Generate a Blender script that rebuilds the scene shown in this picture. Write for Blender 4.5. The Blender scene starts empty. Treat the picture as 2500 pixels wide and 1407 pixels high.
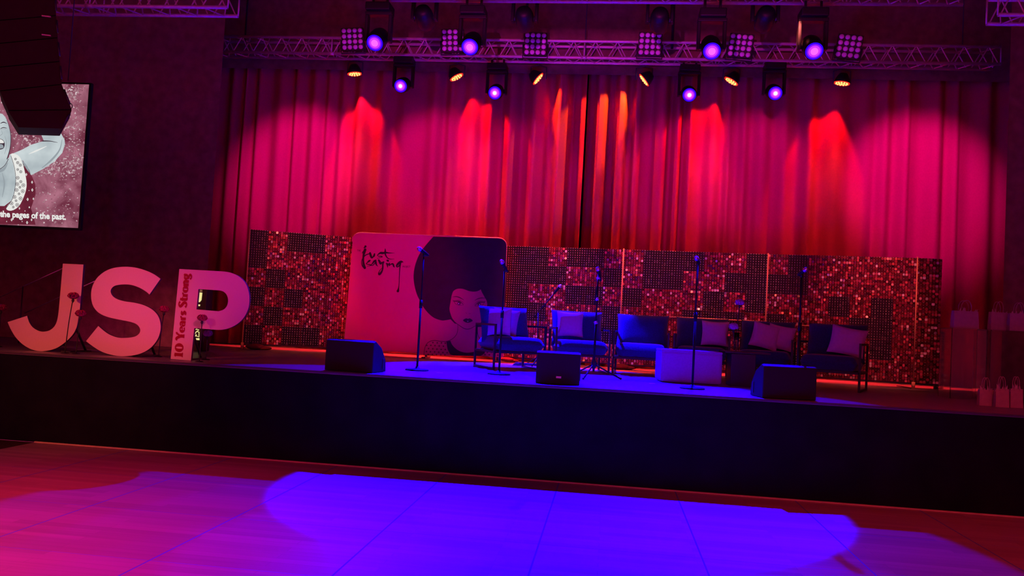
import bpy, bmesh, math, random
from mathutils import Vector, Matrix, Euler
from mathutils.geometry import tessellate_polygon
random.seed(7)
PI = math.pi
scene = bpy.context.scene
COL = scene.collection

# ------------------------------------------------------------------ camera
FPX, YAW, PITCH, ROLL, DIST, EYE = 2030.925, 0.11902, 0.04269, 0.05414, 8.7578, 1.62416
W, H = 2500.0, 1407.0
fw = Vector((-math.sin(YAW)*math.cos(PITCH), math.cos(YAW)*math.cos(PITCH), math.sin(PITCH)))
rt0 = Vector((math.cos(YAW), math.sin(YAW), 0)); up0 = rt0.cross(fw)
rt = math.cos(ROLL)*rt0 + math.sin(ROLL)*up0
up = -math.sin(ROLL)*rt0 + math.cos(ROLL)*up0
CAM = Vector((0, -DIST, EYE))
cd = bpy.data.cameras.new('camera'); cam = bpy.data.objects.new('camera', cd); COL.objects.link(cam)
m = Matrix((rt, up, -fw)).transposed().to_4x4(); m.translation = CAM
cam.matrix_world = m
cd.sensor_fit = 'HORIZONTAL'; cd.sensor_width = 36; cd.lens = 36*FPX/W
cd.clip_start = 0.05; cd.clip_end = 200
scene.camera = cam

def ray(px, py): return fw + rt*((px-W/2)/FPX) - up*((py-H/2)/FPX)
def PY(px, py, Y):
    v = ray(px, py); return CAM + v*((Y-CAM.y)/v.y)
def PZ(px, py, Z):
    v = ray(px, py); return CAM + v*((Z-CAM.z)/v.z)
class Plane:                      # a vertical plane through two ground points
    def __init__(s, a, b):
        s.o = Vector((a[0], a[1], 0)); s.u = Vector((b[0]-a[0], b[1]-a[1], 0)).normalized()
        s.n = Vector((s.u.y, -s.u.x, 0))
        if s.n.y > 0: s.n = -s.n
    def at(s, px, py, off=0.0):
        v = ray(px, py); o = s.o + s.n*off
        return CAM + v*((o-CAM).dot(s.n)/v.dot(s.n))

# ------------------------------------------------------------------ materials
def mat(name, color=(.5,.5,.5), rough=.5, metal=0.0, spec=.5, emit=None, estr=0.0, var=0.0, vscale=8.0, bump=0.0, bscale=60.0, alpha=1.0, trans=0.0, ior=1.45, sheen=0.0):
    mt = bpy.data.materials.new(name); mt.use_nodes = True
    nt = mt.node_tree; b = nt.nodes['Principled BSDF']
    b.inputs['Base Color'].default_value = (*color, 1)
    b.inputs['Roughness'].default_value = rough
    b.inputs['Metallic'].default_value = metal
    b.inputs['Specular IOR Level'].default_value = spec
    b.inputs['IOR'].default_value = ior
    if trans: b.inputs['Transmission Weight'].default_value = trans
    if sheen: b.inputs['Sheen Weight'].default_value = sheen
    if emit:
        b.inputs['Emission Color'].default_value = (*emit, 1); b.inputs['Emission Strength'].default_value = estr
    tc = nt.nodes.new('ShaderNodeTexCoord')
    if var > 0:
        n = nt.nodes.new('ShaderNodeTexNoise'); n.inputs['Scale'].default_value = vscale; n.inputs['Detail'].default_value = 5
        nt.links.new(tc.outputs['Object'], n.inputs['Vector'])
        r = nt.nodes.new('ShaderNodeMapRange'); r.inputs['To Min'].default_value = 1-var; r.inputs['To Max'].default_value = 1+var
        r.inputs['From Min'].default_value = .3; r.inputs['From Max'].default_value = .7
        nt.links.new(n.outputs['Fac'], r.inputs['Value'])
        h = nt.nodes.new('ShaderNodeHueSaturation'); h.inputs['Color'].default_value = (*color, 1)
        nt.links.new(r.outputs['Result'], h.inputs['Value']); nt.links.new(h.outputs['Color'], b.inputs['Base Color'])
    if bump > 0:
        n2 = nt.nodes.new('ShaderNodeTexNoise'); n2.inputs['Scale'].default_value = bscale; n2.inputs['Detail'].default_value = 3
        nt.links.new(tc.outputs['Object'], n2.inputs['Vector'])
        bp = nt.nodes.new('ShaderNodeBump'); bp.inputs['Strength'].default_value = bump; bp.inputs['Distance'].default_value = .02
        nt.links.new(n2.outputs['Fac'], bp.inputs['Height']); nt.links.new(bp.outputs['Normal'], b.inputs['Normal'])
    return mt
def srgb(r, g, b):
    f = lambda c: (c/255/12.92) if c/255 <= .04045 else ((c/255+.055)/1.055)**2.4
    return (f(r), f(g), f(b))
def emat(name, rgb, s=1.0): return mat(name, (0, 0, 0), .6, spec=.0, emit=rgb, estr=s)

M = {}
M['drape']   = mat('black_drape', (.22,.14,.10), .95, spec=.05, var=.2, bump=.3, bscale=30, sheen=.0)
M['wall']    = mat('dark_wall', (.12,.10,.11), .9, spec=.1, var=.15, vscale=2)
M['ceil']    = mat('dark_ceiling', (.12,.10,.11), .95, spec=.05, var=.15, vscale=2)
M['fascia']  = mat('stage_skirt_cloth', (.009,.009,.014), .95, spec=.04, var=.2, vscale=3, bump=.15, bscale=40)
M['curtain'] = mat('curtain_velour', (.5,.045,.13), .9, spec=.06, var=.06, vscale=40, bump=.08, bscale=300)
M['stage']   = mat('stage_boards', (.17,.15,.17), .38, spec=.35, var=.15, vscale=5, bump=.05, bscale=12)
M['lip']     = mat('stage_edge_trim', (.07,.065,.07), .5, spec=.25, var=.1)
M['basetrim']= mat('oak_base_trim', (.6,.5,.3), .5, spec=.3, var=.15)
M['carpet']  = mat('dark_carpet', (.06,.03,.03), .95, spec=.05, var=.3, vscale=40, bump=.3, bscale=200)
M['truss']   = mat('aluminium_tube', (.70,.62,.66), .45, metal=.35, var=.1, vscale=20)
M['black']   = mat('black_plastic', (.010,.0095,.0105), .45, spec=.4, bump=.06, bscale=200)
M['blackm']  = mat('black_metal', (.03,.03,.035), .35, spec=.5, var=.1)
M['cab']     = mat('black_painted_plywood', (.012,.011,.012), .6, spec=.3, bump=.12, bscale=250)
M['stand']   = mat('matt_black_stand', (.008,.008,.009), .55, spec=.2, var=.1)
M['chairm']  = mat('black_chair_frame', (.016,.016,.02), .4, spec=.35, var=.1)
M['chrome']  = mat('bright_steel', (.7,.68,.66), .3, metal=.8, var=.05)
M['pole']    = mat('amber_lit_steel_pole', (.85,.38,.22), .4, spec=.5, var=.05)  # steel tinted orange, the amber light put into its colour
M['seat']    = mat('navy_boucle', (.025,.025,.13), .95, spec=.05, var=.2, vscale=60, bump=.25, bscale=120, sheen=.3)
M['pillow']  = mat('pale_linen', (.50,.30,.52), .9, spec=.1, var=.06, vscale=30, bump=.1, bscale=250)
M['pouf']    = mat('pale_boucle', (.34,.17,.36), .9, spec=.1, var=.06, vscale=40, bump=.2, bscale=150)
M['tabled']  = mat('black_lacquer', (.02,.018,.024), .35, spec=.4, var=.1)
M['letter']  = mat('letter_board', (.66,.52,.46), .7, spec=.15, var=.02, vscale=60)
M['letterside'] = mat('letter_edge', (.10,.07,.08), .8, spec=.1, var=.05)
M['lettertext'] = mat('letter_print', (.30,.002,.03), .7, spec=.1, var=.03)
M['petal']   = mat('red_petals', (.30,.004,.09), .7, spec=.15, var=.2, vscale=60)
M['petalp']  = mat('lilac_petals', (.42,.12,.50), .7, spec=.15, var=.2, vscale=60)
M['stem']    = mat('flower_stem', (.02,.035,.02), .7, var=.2)
M['ban']     = mat('banner_print_pink', (.72,.05,.22), .75, spec=.1, var=.03, vscale=3)
M['ban2']    = mat('banner_print_rose', (.56,.03,.15), .75, spec=.1, var=.03, vscale=3)
M['skin']    = mat('banner_print_face', (.58,.03,.13), .75, spec=.1, var=.02)
M['ink']     = mat('banner_print_ink', (.05,.008,.035), .8, spec=.08, var=.1)
M['inkline'] = mat('banner_print_line', (.13,.005,.05), .8, spec=.08, var=.1)
M['glint']   = mat('banner_print_white', (.85,.6,.7), .7, spec=.1, var=.03)
M['banedge'] = mat('banner_edge', (.80,.55,.5), .5, spec=.3, var=.05)
M['bag']     = mat('paper_bag', (.45,.33,.33), .75, spec=.15, var=.08, vscale=20, bump=.1, bscale=60)
M['cable']   = mat('black_rubber', (.015,.014,.015), .6, spec=.3, var=.1)
M['sand']    = mat('red_sandbag', (.20,.03,.04), .85, spec=.1, var=.2, bump=.3, bscale=80)
M['tape']    = mat('white_tape', (.8,.78,.78), .6, var=.05)
M['acryl']   = mat('clear_acrylic', (.95,.93,.95), .05, spec=.5, trans=1.0, ior=1.25, var=.02)
M['glass']   = mat('clear_glass', (.95,.95,.97), .02, trans=1.0, ior=1.35, var=.02)
M['badge']   = mat('silver_badge', (.6,.6,.65), .3, metal=.6, var=.1)
M['array']   = mat('black_cabinet_paint', (.035,.026,.026), .7, spec=.15, var=.08)
M['grille']  = mat('black_grille', (.03,.03,.033), .5, metal=.3, bump=.5, bscale=500)
M['redring'] = emat('lit_red_rim', (1.0,.03,.02), 1.2)
M['ledhot']  = emat('lit_amber_led', (1.0,.42,.12), 2.2)
M['lensb']   = emat('lit_blue_lens', (.03,.0,1.0), 1.2)
M['lensp']   = emat('lit_violet_lens', (.55,.03,1.0), 1.3)
M['lensm']   = emat('lit_indigo_lens', (.20,.005,1.0), 1.25)
M['lensk']   = emat('lit_pink_lens', (.80,.12,1.0), 1.3)
M['lensw']   = emat('lit_lens_core', (.95,.55,1.0), 2.0)
M['lampoff'] = mat('frosted_lamp_lens', (.85,.55,.95), .35, spec=.6, var=.05)
M['lensoff'] = mat('dark_glass_lens', (.03,.02,.04), .15, spec=.6, var=.1)
M['scrframe']= mat('screen_border', (.012,.012,.012), .8, spec=.1, var=.1)
M['p_skin']  = None
def pmat(name, a, b, scale, detail=8, lo=.35, hi=.65, dist=0.0):   # a projected picture: noise between two picture colours, emitted by the screen
    mt = bpy.data.materials.new(name); mt.use_nodes = True; nt = mt.node_tree; p = nt.nodes['Principled BSDF']
    p.inputs['Base Color'].default_value = (0,0,0,1); p.inputs['Specular IOR Level'].default_value = 0
    tc = nt.nodes.new('ShaderNodeTexCoord'); n = nt.nodes.new('ShaderNodeTexNoise')
    n.inputs['Scale'].default_value = scale; n.inputs['Detail'].default_value = detail; n.inputs['Distortion'].default_value = dist
    nt.links.new(tc.outputs['Object'], n.inputs['Vector'])
    cr = nt.nodes.new('ShaderNodeValToRGB'); cr.color_ramp.elements[0].position = lo; cr.color_ramp.elements[1].position = hi
    cr.color_ramp.elements[0].color = (*a, 1); cr.color_ramp.elements[1].color = (*b, 1)
    nt.links.new(n.outputs['Fac'], cr.inputs['Fac']); nt.links.new(cr.outputs['Color'], p.inputs['Emission Color'])
    p.inputs['Emission Strength'].default_value = 1.0
    return mt
M['p_water'] = pmat('picture_water', srgb(112,48,68), srgb(176,112,132), 4.0, 6, .35, .7, .6)
M['p_foam']  = pmat('picture_foam', srgb(140,80,98), srgb(222,200,205), 26.0, 4, .45, .68, .8)
M['p_skin']  = pmat('picture_skin', srgb(160,172,178), srgb(205,216,218), 3.0, 3, .3, .7)
M['p_shade'] = emat('picture_line', srgb(62,45,58))
M['p_dress'] = pmat('picture_dress', srgb(92,28,46), srgb(120,42,62), 6.0)
M['p_white'] = emat('picture_white', srgb(232,232,228))
M['p_grey']  = emat('picture_grey', srgb(150,160,166))
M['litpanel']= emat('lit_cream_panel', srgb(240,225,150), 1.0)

# hall floor: timber strips, with the joints of the 1.2 m panels
def floor_mat():
    mt = bpy.data.materials.new('timber_dance_floor'); mt.use_nodes = True; nt = mt.node_tree; p = nt.nodes['Principled BSDF']
    L = nt.links.new
    tc = nt.nodes.new('ShaderNodeTexCoord'); br = nt.nodes.new('ShaderNodeTexBrick')
    br.inputs['Scale'].default_value = 1.0; br.inputs['Brick Width'].default_value = 1.4; br.inputs['Row Height'].default_value = .09
    br.inputs['Mortar Size'].default_value = .0012; br.inputs['Color1'].default_value = (.46,.27,.30,1); br.inputs['Color2'].default_value = (.36,.20,.23,1)
    br.inputs['Mortar'].default_value = (.25,.18,.16,1); br.inputs['Bias'].default_value = 0.0
    L(tc.outputs['Object'], br.inputs['Vector'])
    mp = nt.nodes.new('ShaderNodeMapping'); mp.inputs['Scale'].default_value = (.5, 9, 1)
    L(tc.outputs['Object'], mp.inputs['Vector'])
    n = nt.nodes.new('ShaderNodeTexNoise'); n.inputs['Scale'].default_value = 2.2; n.inputs['Detail'].default_value = 6
    L(mp.outputs['Vector'], n.inputs['Vector'])
    mx = nt.nodes.new('ShaderNodeMix'); mx.data_type = 'RGBA'; mx.blend_type = 'MULTIPLY'; mx.inputs[0].default_value = .45
    cr = nt.nodes.new('ShaderNodeValToRGB'); cr.color_ramp.elements[0].color = (.5,.45,.42,1); cr.color_ramp.elements[1].color = (1.15,1.1,1.1,1)
    L(n.outputs['Fac'], cr.inputs['Fac']); L(br.outputs['Color'], mx.inputs[6]); L(cr.outputs['Color'], mx.inputs[7])
    sx = nt.nodes.new('ShaderNodeSeparateXYZ'); L(tc.outputs['Object'], sx.inputs['Vector'])
    def lines(axis, off, w):
        a = nt.nodes.new('ShaderNodeMath'); a.operation = 'ADD'; a.inputs[1].default_value = off; L(sx.outputs[axis], a.inputs[0])
        d = nt.nodes.new('ShaderNodeMath'); d.operation = 'DIVIDE'; d.inputs[1].default_value = 1.19; L(a.outputs[0], d.inputs[0])
        f = nt.nodes.new('ShaderNodeMath'); f.operation = 'FRACT'; L(d.outputs[0], f.inputs[0])
        s = nt.nodes.new('ShaderNodeMath'); s.operation = 'LESS_THAN'; s.inputs[1].default_value = w; L(f.outputs[0], s.inputs[0])
        return s
    lx = lines('X', 40.0*1.19 + .45, .011); ly = lines('Y', 40.0*1.19 + 1.33, .005)
    mxx = nt.nodes.new('ShaderNodeMath'); mxx.operation = 'MAXIMUM'; L(lx.outputs[0], mxx.inputs[0]); L(ly.outputs[0], mxx.inputs[1])
    m2 = nt.nodes.new('ShaderNodeMix'); m2.data_type = 'RGBA'; L(mxx.outputs[0], m2.inputs[0]); L(mx.outputs[2], m2.inputs[6]); m2.inputs[7].default_value = (.11,.14,.62,1)
    L(m2.outputs[2], p.inputs['Base Color'])
    p.inputs['Roughness'].default_value = .42; p.inputs['Specular IOR Level'].default_value = .3
    return mt
M['floor'] = floor_mat()

# sequins: each its own tilt; red light and bright glints are put into the tones
def sequin_mat(name, dark):
    mt = bpy.data.materials.new(name); mt.use_nodes = True; nt = mt.node_tree; p = nt.nodes['Principled BSDF']; L = nt.links.new
    g = nt.nodes.new('ShaderNodeNewGeometry'); oi = nt.nodes.new('ShaderNodeObjectInfo')
    a = nt.nodes.new('ShaderNodeMath'); a.operation = 'ADD'; L(g.outputs['Random Per Island'], a.inputs[0]); L(oi.outputs['Random'], a.inputs[1])
    w = nt.nodes.new('ShaderNodeTexWhiteNoise'); w.noise_dimensions = '1D'; L(a.outputs[0], w.inputs['W'])
    cr = nt.nodes.new('ShaderNodeValToRGB'); cr.color_ramp.interpolation = 'CONSTANT'
    e = cr.color_ramp.elements
    if dark:
        e[0].color = (.012,.008,.010,1); e[1].position = .93; e[1].color = (.08,.05,.05,1)
    else:
        e[0].color = (.10,.006,.016,1); e[1].position = .34; e[1].color = (.24,.014,.034,1)
        for q, c in ((.62,(.42,.03,.06,1)),(.80,(.7,.10,.12,1)),(.92,(.9,.45,.40,1)),(.965,(1,.95,.85,1))):
            k = e.new(q); k.color = c
    L(w.outputs['Value'], cr.inputs['Fac']); L(cr.outputs['Color'], p.inputs['Base Color'])
    p.inputs['Metallic'].default_value = 0.25 if not dark else .1; p.inputs['Roughness'].default_value = .3
    return mt
M['seqm'] = sequin_mat('mirror_sequins', False)
M['seqd'] = sequin_mat('black_sequins', True)
M['pin']  = mat('sequin_pin', (.95,.88,.80), .4, spec=.5, var=.1)
M['backm'] = mat('sequin_backing_red', (.10,.008,.018), .6, spec=.2, var=.1)
M['back'] = mat('sequin_backing', (.02,.012,.014), .7, spec=.2, var=.1)

# ------------------------------------------------------------------ mesh building
class MB:
    def __init__(s): s.v = []; s.f = []; s.mi = []; s.sm = []
    def add(s, vs, fs, mi=0, smooth=False):
        o = len(s.v); s.v += [Vector(v) for v in vs]
        for f in fs: s.f.append([i+o for i in f]); s.mi.append(mi); s.sm.append(smooth)
        return s
    def box(s, c, d, R=None, mi=0, bev=0.0):
        bm = bmesh.new(); bmesh.ops.create_cube(bm, size=1)
        for v in bm.verts: v.co = Vector((v.co.x*d[0], v.co.y*d[1], v.co.z*d[2]))
        if bev: bmesh.ops.bevel(bm, geom=bm.edges[:], offset=bev, segments=2, affect='EDGES', profile=.5)
        R3 = R if R else Matrix.Identity(3)
        bm.verts.index_update()
        s.add([R3 @ v.co + Vector(c) for v in bm.verts], [[v.index for v in f.verts] for f in bm.faces], mi, False)
        bm.free(); return s
    def tube(s, pts, r, n=10, mi=0, caps=True):
        pts = [Vector(p) for p in pts]; rs = r if isinstance(r, (list, tuple)) else [r]*len(pts)
        ref = None; vs = []; fs = []
        for i, p in enumerate(pts):
            t = (pts[min(i+1, len(pts)-1)] - pts[max(i-1, 0)]).normalized()
            if ref is None:
                ref = Vector((0,0,1)) if abs(t.z) < .9 else Vector((1,0,0))
            a = (ref - t*ref.dot(t)).normalized(); ref = a; b = t.cross(a)
            for k in range(n):
                th = 2*PI*k/n; vs.append(p + (a*math.cos(th) + b*math.sin(th))*rs[i])
        for i in range(len(pts)-1):
            for k in range(n):
                k2 = (k+1) % n; fs.append([i*n+k, i*n+k2, (i+1)*n+k2, (i+1)*n+k])
        s.add(vs, fs, mi, True)
        if caps:
            o = len(s.v) - len(vs)
            s.f.append([o+k for k in range(n)][::-1]); s.mi.append(mi); s.sm.append(False)
            s.f.append([o+(len(pts)-1)*n+k for k in range(n)]); s.mi.append(mi); s.sm.append(False)
        return s
    def lathe(s, prof, n=24, mtx=None, mi=0, smooth=True):
        mtx = mtx or Matrix.Identity(4); vs = []; fs = []
        for (r, z) in prof:
            for k in range(n):
                th = 2*PI*k/n; vs.append(mtx @ Vector((r*math.cos(th), r*math.sin(th), z)))
        for i in range(len(prof)-1):
            for k in range(n):
                k2 = (k+1) % n; fs.append([i*n+k, i*n+k2, (i+1)*n+k2, (i+1)*n+k])
        return s.add(vs, fs, mi, smooth)
    def ball(s, c, r, n=12, mi=0, sc=(1,1,1)):
        prof = [(max(1e-4, math.sin(PI*i/n)), -math.cos(PI*i/n)) for i in range(n+1)]
        mt_ = Matrix.Translation(Vector(c)) @ Matrix.Diagonal((r*sc[0], r*sc[1], r*sc[2], 1))
        return s.lathe(prof, n+4, mt_, mi)
    def flat(s, pts3, holes=(), mi=0):          # one flat polygon, concave allowed
        loops = [list(map(Vector, pts3))] + [list(map(Vector, h)) for h in holes]
        allv = [p for l in loops for p in l]
        return s.add(allv, [list(t) for t in tessellate_polygon(loops)], mi)
    def prism(s, pts3, d, holes=(), mi=0, side=None):   # a polygon with thickness along vector d
        loops = [list(map(Vector, pts3))] + [list(map(Vector, h)) for h in holes]
        allv = [p for l in loops for p in l]; n = len(allv); tri = [list(t) for t in tessellate_polygon(loops)]
        d = Vector(d)
        s.add(allv, tri, mi); s.add([p+d for p in allv], [t[::-1] for t in tri], side if side is not None else mi)
        for l in loops:
            k = len(l)
            s.add(l + [p+d for p in l], [[i, (i+1) % k, k+(i+1) % k, k+i] for i in range(k)], side if side is not None else mi)
        return s
    def build(s, name, mats, parent=None, world=False):
        if not isinstance(mats, (list, tuple)): mats = [mats]
        me = bpy.data.meshes.new(name); vs = s.v
        if world and parent is not None:
            inv = base_mtx(parent).inverted(); vs = [inv @ v for v in vs]
        me.from_pydata([tuple(v) for v in vs], [], s.f)
        for k in mats: me.materials.append(k)
        for p, mi, sm in zip(me.polygons, s.mi, s.sm): p.material_index = mi; p.use_smooth = sm
        me.update()
        bm = bmesh.new(); bm.from_mesh(me); bmesh.ops.recalc_face_normals(bm, faces=bm.faces[:]); bm.to_mesh(me); bm.free()
        o = bpy.data.objects.new(name, me); COL.objects.link(o)
        if parent is not None: o.parent = parent
        return o
def base_mtx(o):
    mtx = Matrix.Translation(o.location) @ o.rotation_euler.to_matrix().to_4x4()
    return base_mtx(o.parent) @ mtx if o.parent else mtx
def tag(o, label, cat, group=None, kind=None):
    if label: o['label'] = label
    if cat: o['category'] = cat
    if group: o['group'] = group
    if kind: o['kind'] = kind
    return o
def thing(name, label, cat, loc=(0,0,0), rotz=0.0, group=None, rot=None):
    o = bpy.data.objects.new(name, None); COL.objects.link(o); o.empty_display_size = .1
    o.location = loc; o.rotation_euler = rot if rot else (0,0,rotz)
    return tag(o, label, cat, group)
def struct(name, mb, mats, label=None):
    o = mb.build(name, mats); o['kind'] = 'structure'
    if label: o['label'] = label
    return o
def dup(root, loc, rotz=None, label=None):
    r = root.copy(); COL.objects.link(r); r.location = loc
    if rotz is not None: r.rotation_euler = (0,0,rotz)
    if label: r['label'] = label
    for ch in [c for c in bpy.data.objects if c.parent == root]:
        c = ch.copy(); COL.objects.link(c); c.parent = r
        for g in [g for g in bpy.data.objects if g.parent == ch]:
            d = g.copy(); COL.objects.link(d); d.parent = c
    return r
def smooth2(pts, closed=False, k=4):
    n = len(pts); out = []
    g = (lambda i: pts[i % n]) if closed else (lambda i: pts[max(0, min(n-1, i))])
    for i in range(n if closed else n-1):
        p0, p1, p2, p3 = g(i-1), g(i), g(i+1), g(i+2)
        for j in range(k):
            t = j/k; q = []
            for a, b, c, d in zip(p0, p1, p2, p3):
                q.append(.5*((2*b) + (-a+c)*t + (2*a-5*b+4*c-d)*t*t + (-a+3*b-3*c+d)*t**3))
            out.append(tuple(q))
    if not closed: out.append(tuple(pts[-1]))
    return out
def stroke(mb, pts, ws, to3, mi=0, k=4, caps=True):   # brush line of changing width, in picture units
    if not isinstance(ws, (list, tuple)): ws = [ws]*len(pts)
    q = smooth2([(p[0], p[1], w) for p, w in zip(pts, ws)], k=k) if len(pts) > 2 else [(p[0], p[1], w) for p, w in zip(pts, ws)]
    L, R = [], []
    for i, (x, y, w) in enumerate(q):
        a = q[max(i-1, 0)]; b = q[min(i+1, len(q)-1)]; dx, dy = b[0]-a[0], b[1]-a[1]; l = math.hypot(dx, dy) or 1
        nx, ny = -dy/l*w/2, dx/l*w/2
        L.append((x+nx, y+ny)); R.append((x-nx, y-ny))
    vs = [to3(*p) for p in L] + [to3(*p) for p in R]; n = len(L)
    mb.add(vs, [[i, i+1, n+i+1, n+i] for i in range(n-1)], mi)
    if caps:
        for (x, y, w) in (q[0], q[-1]):
            if w > 0: disc(mb, x, y, w/2, to3, mi, 10)
def disc(mb, x, y, r, to3, mi=0, n=14, ry=None):
    ry = ry or r
    mb.add([to3(x + r*math.cos(2*PI*i/n), y + ry*math.sin(2*PI*i/n)) for i in range(n)], [list(range(n))], mi)
def ring(mb, x, y, r, w, to3, mi=0, n=16):
    vs = []
    for rr in (r, r-w): vs += [to3(x + rr*math.cos(2*PI*i/n), y + rr*math.sin(2*PI*i/n)) for i in range(n)]
    mb.add(vs, [[i, (i+1) % n, n+(i+1) % n, n+i] for i in range(n)], mi)
def font_mesh(body, offset=0.0):
    cu = bpy.data.curves.new('lettering', 'FONT'); cu.body = body; cu.offset = offset; cu.size = 1; cu.resolution_u = 3
    o = bpy.data.objects.new('lettering', cu); COL.objects.link(o)
    dg = bpy.context.evaluated_depsgraph_get()
    me = bpy.data.meshes.new_from_object(o.evaluated_get(dg))
    vs = [v.co.copy() for v in me.vertices]; fs = [list(p.vertices) for p in me.polygons]
    bpy.data.objects.remove(o); bpy.data.curves.remove(cu); bpy.data.meshes.remove(me)
    return vs, fs
def aim_mtx(d):       # rotation whose +Z looks along d
    return Vector(d).to_track_quat('Z', 'Y').to_matrix()
def spot(loc, target, color, power, angle, blend=.3, size=.05, name='stage_light', oval=1.0):
    l = bpy.data.lights.new(name, 'SPOT'); l.color = color; l.energy = power; l.spot_size = math.radians(angle); l.spot_blend = blend; l.shadow_soft_size = size
    o = bpy.data.objects.new(name, l); COL.objects.link(o); o.location = loc
    o.rotation_euler = (Vector(target)-Vector(loc)).to_track_quat('-Z', 'Y').to_euler()
    o.scale = (1, oval, 1)      # oval flattens the cone, to shape the added beams
    return o

# ------------------------------------------------------------------ the room
YC = 5.32          # the red curtain
struct('floor', MB().box((-1.0, -6.0, -.05), (10.7, 12.0, .1)), M['floor'])
struct('floor_carpet', MB().box((-9.7, -6.0, -.051), (6.7, 12.0, .1)).box((8.2, -6.0, -.051), (7.7, 12.0, .1)), M['carpet'])
struct('stage_floor', MB().box((-.5, 4.0, .985), (23.0, 8.0, .03)), M['stage'])
struct('stage_fascia', MB().box((-.5, .021, .4845), (23.0, .04, .969)), M['fascia'])
struct('trim_1', MB().box((-.95, -.013, .006), (10.8, .024, .012)), M['basetrim'])
struct('trim_2', MB().box((-.5, -.009, .990), (23.0, .018, .018), bev=.004), M['lip'])
struct('wall_back', MB().box((-.5, 8.1, 4.5), (23.2, .2, 9.2)), M['wall'])
struct('wall_left', MB().box((-12.1, -2.0, 4.5), (.2, 20.4, 9.2)), M['wall'])
struct('wall_right', MB().box((11.1, -2.0, 4.5), (.2, 20.4, 9.2)), M['wall'])
struct('ceiling', MB().box((-.5, -2.0, 9.2), (23.4, 20.4, .2)), M['ceil'])

# ------------------------------------------------------------------ curtains
def pleated(x0, x1, y, z0, z1, seed, amp, lam, parent, name, mt, centre=None, dx=.022, rows=9):
    rnd = random.Random(seed); xs = []; x = x0
    while x < x1: xs.append(x); x += dx
    xs.append(x1); ph = 0.0; seg = []; tmp = x0
    while tmp < x1 + 1:
        l = rnd.uniform(*lam); a = rnd.uniform(*amp); seg.append((tmp, l, a, rnd.uniform(-.35,.35))); tmp += l
    def f(x):
        for i, (s, l, a, sk) in enumerate(seg):
            if s <= x < s + l:
                t = (x-s)/l; nb = seg[(i+1) % len(seg)][2]
                A = a + (nb-a)*t
                if centre:
                    c = math.exp(-((x-centre[0])/centre[1])**2); A = A*(1-c) + A*centre[2]*c
                tt = t + sk*t*(1-t)
                v = math.sin(2*PI*tt) if not centre else math.sin(2*PI*tt) + .16*math.sin(6*PI*tt + s)*math.exp(-((x-centre[0])/centre[1])**2)
                return A*v
        return 0
    vs = []; fs = []; base = [f(x) for x in xs]; n = len(xs); drift = rnd.uniform(0, 6)
    for r in range(rows):
        t = r/(rows-1); z = z0 + (z1-z0)*t
        for i, x in enumerate(xs):
            vs.append((x + .03*math.sin(x*1.7+drift)*(1-t), y + base[i]*(1.0 - .25*t), z))
    for r in range(rows-1):
        for i in range(n-1): fs.append([r*n+i, r*n+i+1, (r+1)*n+i+1, (r+1)*n+i])
    mb = MB(); mb.add(vs, fs, 0, True)
    o = mb.build(name, mt, parent)
    return o
for (x0, x1, sd, lab, cn, yy) in ((-7.45, -.57, 3, 'red velour stage curtain half hanging behind the pink banner', (-.75, 1.0, 3.0), YC),
                              (-.555, 6.7, 11, 'red velour stage curtain half hanging behind the row of armchairs', (-.15, .95, 3.0), YC+.02)):
    t = thing('stage_curtain', lab, 'curtain', (0,0,0), group='red stage curtains')
    pleated(x0, x1, yy, 1.005, 7.4, sd, (.03,.095), (.20,.50), t, 'drape', M['curtain'], cn)
    MB().tube([(x0, yy, 7.42), (x1, yy, 7.42)], .03, 8).build('curtain_rail', M['blackm'], t)
for (x0, x1, lab) in ((-10.8, -5.93, 'black masking drape behind the big letters'), (5.25, 9.8, 'black masking drape behind the gift bags')):
    t = thing('masking_drape', lab, 'curtain', (0,0,0), group='black masking drapes')
    pleated(x0, x1, 2.9 if x0 < 0 else 3.15, 1.005, 8.0, 21, (.006,.014), (.4,.8), t, 'drape', M['drape'], dx=.03)
    MB().tube([(x0, 2.9 if x0 < 0 else 3.15, 8.02), (x1, 2.9 if x0 < 0 else 3.15, 8.02)], .03, 8).build('curtain_rail', M['blackm'], t)

t = thing('masking_drape', 'black border drape hanging behind the back truss', 'curtain', (0,0,0), group='black masking drapes')
pleated(-7.4, 6.6, 5.05, 5.86, 8.6, 33, (.004,.008), (.4,.8), t, 'drape', M['drape'], dx=.04)
MB().tube([(-7.4, 5.05, 8.62), (6.6, 5.05, 8.62)], .03, 8).build('curtain_rail', M['blackm'], t)
# ------------------------------------------------------------------ projection screen
YS = .5
def scr(off):
    return lambda x, y: PY(x/3.704, 190 + y/3.704, YS - off)
tl = PY(218.5, 206.5, YS); bl = PY(190, 557, YS); xr = (tl.x+bl.x)/2; zt = tl.z; zb = bl.z; xl = xr - (zt-zb)*16/9
t = thing('projection_screen', 'hanging projection screen showing a laughing woman in water above a white caption', 'screen', ((xl+xr)/2, YS, zb))
MB().box(((xl+xr)/2, YS+.03, (zt+zb)/2), (xr-xl+.05, .05, zt-zb+.05), bev=.01).build('frame', M['scrframe'], t, True)
for xw in (xl+.3, xr-.3): MB().tube([(xw, YS+.03, zt+.05), (xw, YS+.03, 9.1)], .006, 6).build('suspension_wire', M['blackm'], t, True)
pm = MB()
pm.flat([(xl, YS-.002, zb), (xr, YS-.002, zb), (xr, YS-.002, zt), (xl, YS-.002, zt)], mi=0)
s1 = scr(.004); s2 = scr(.006); s3 = scr(.008); s4 = scr(.010); s5 = scr(.012)
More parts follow.
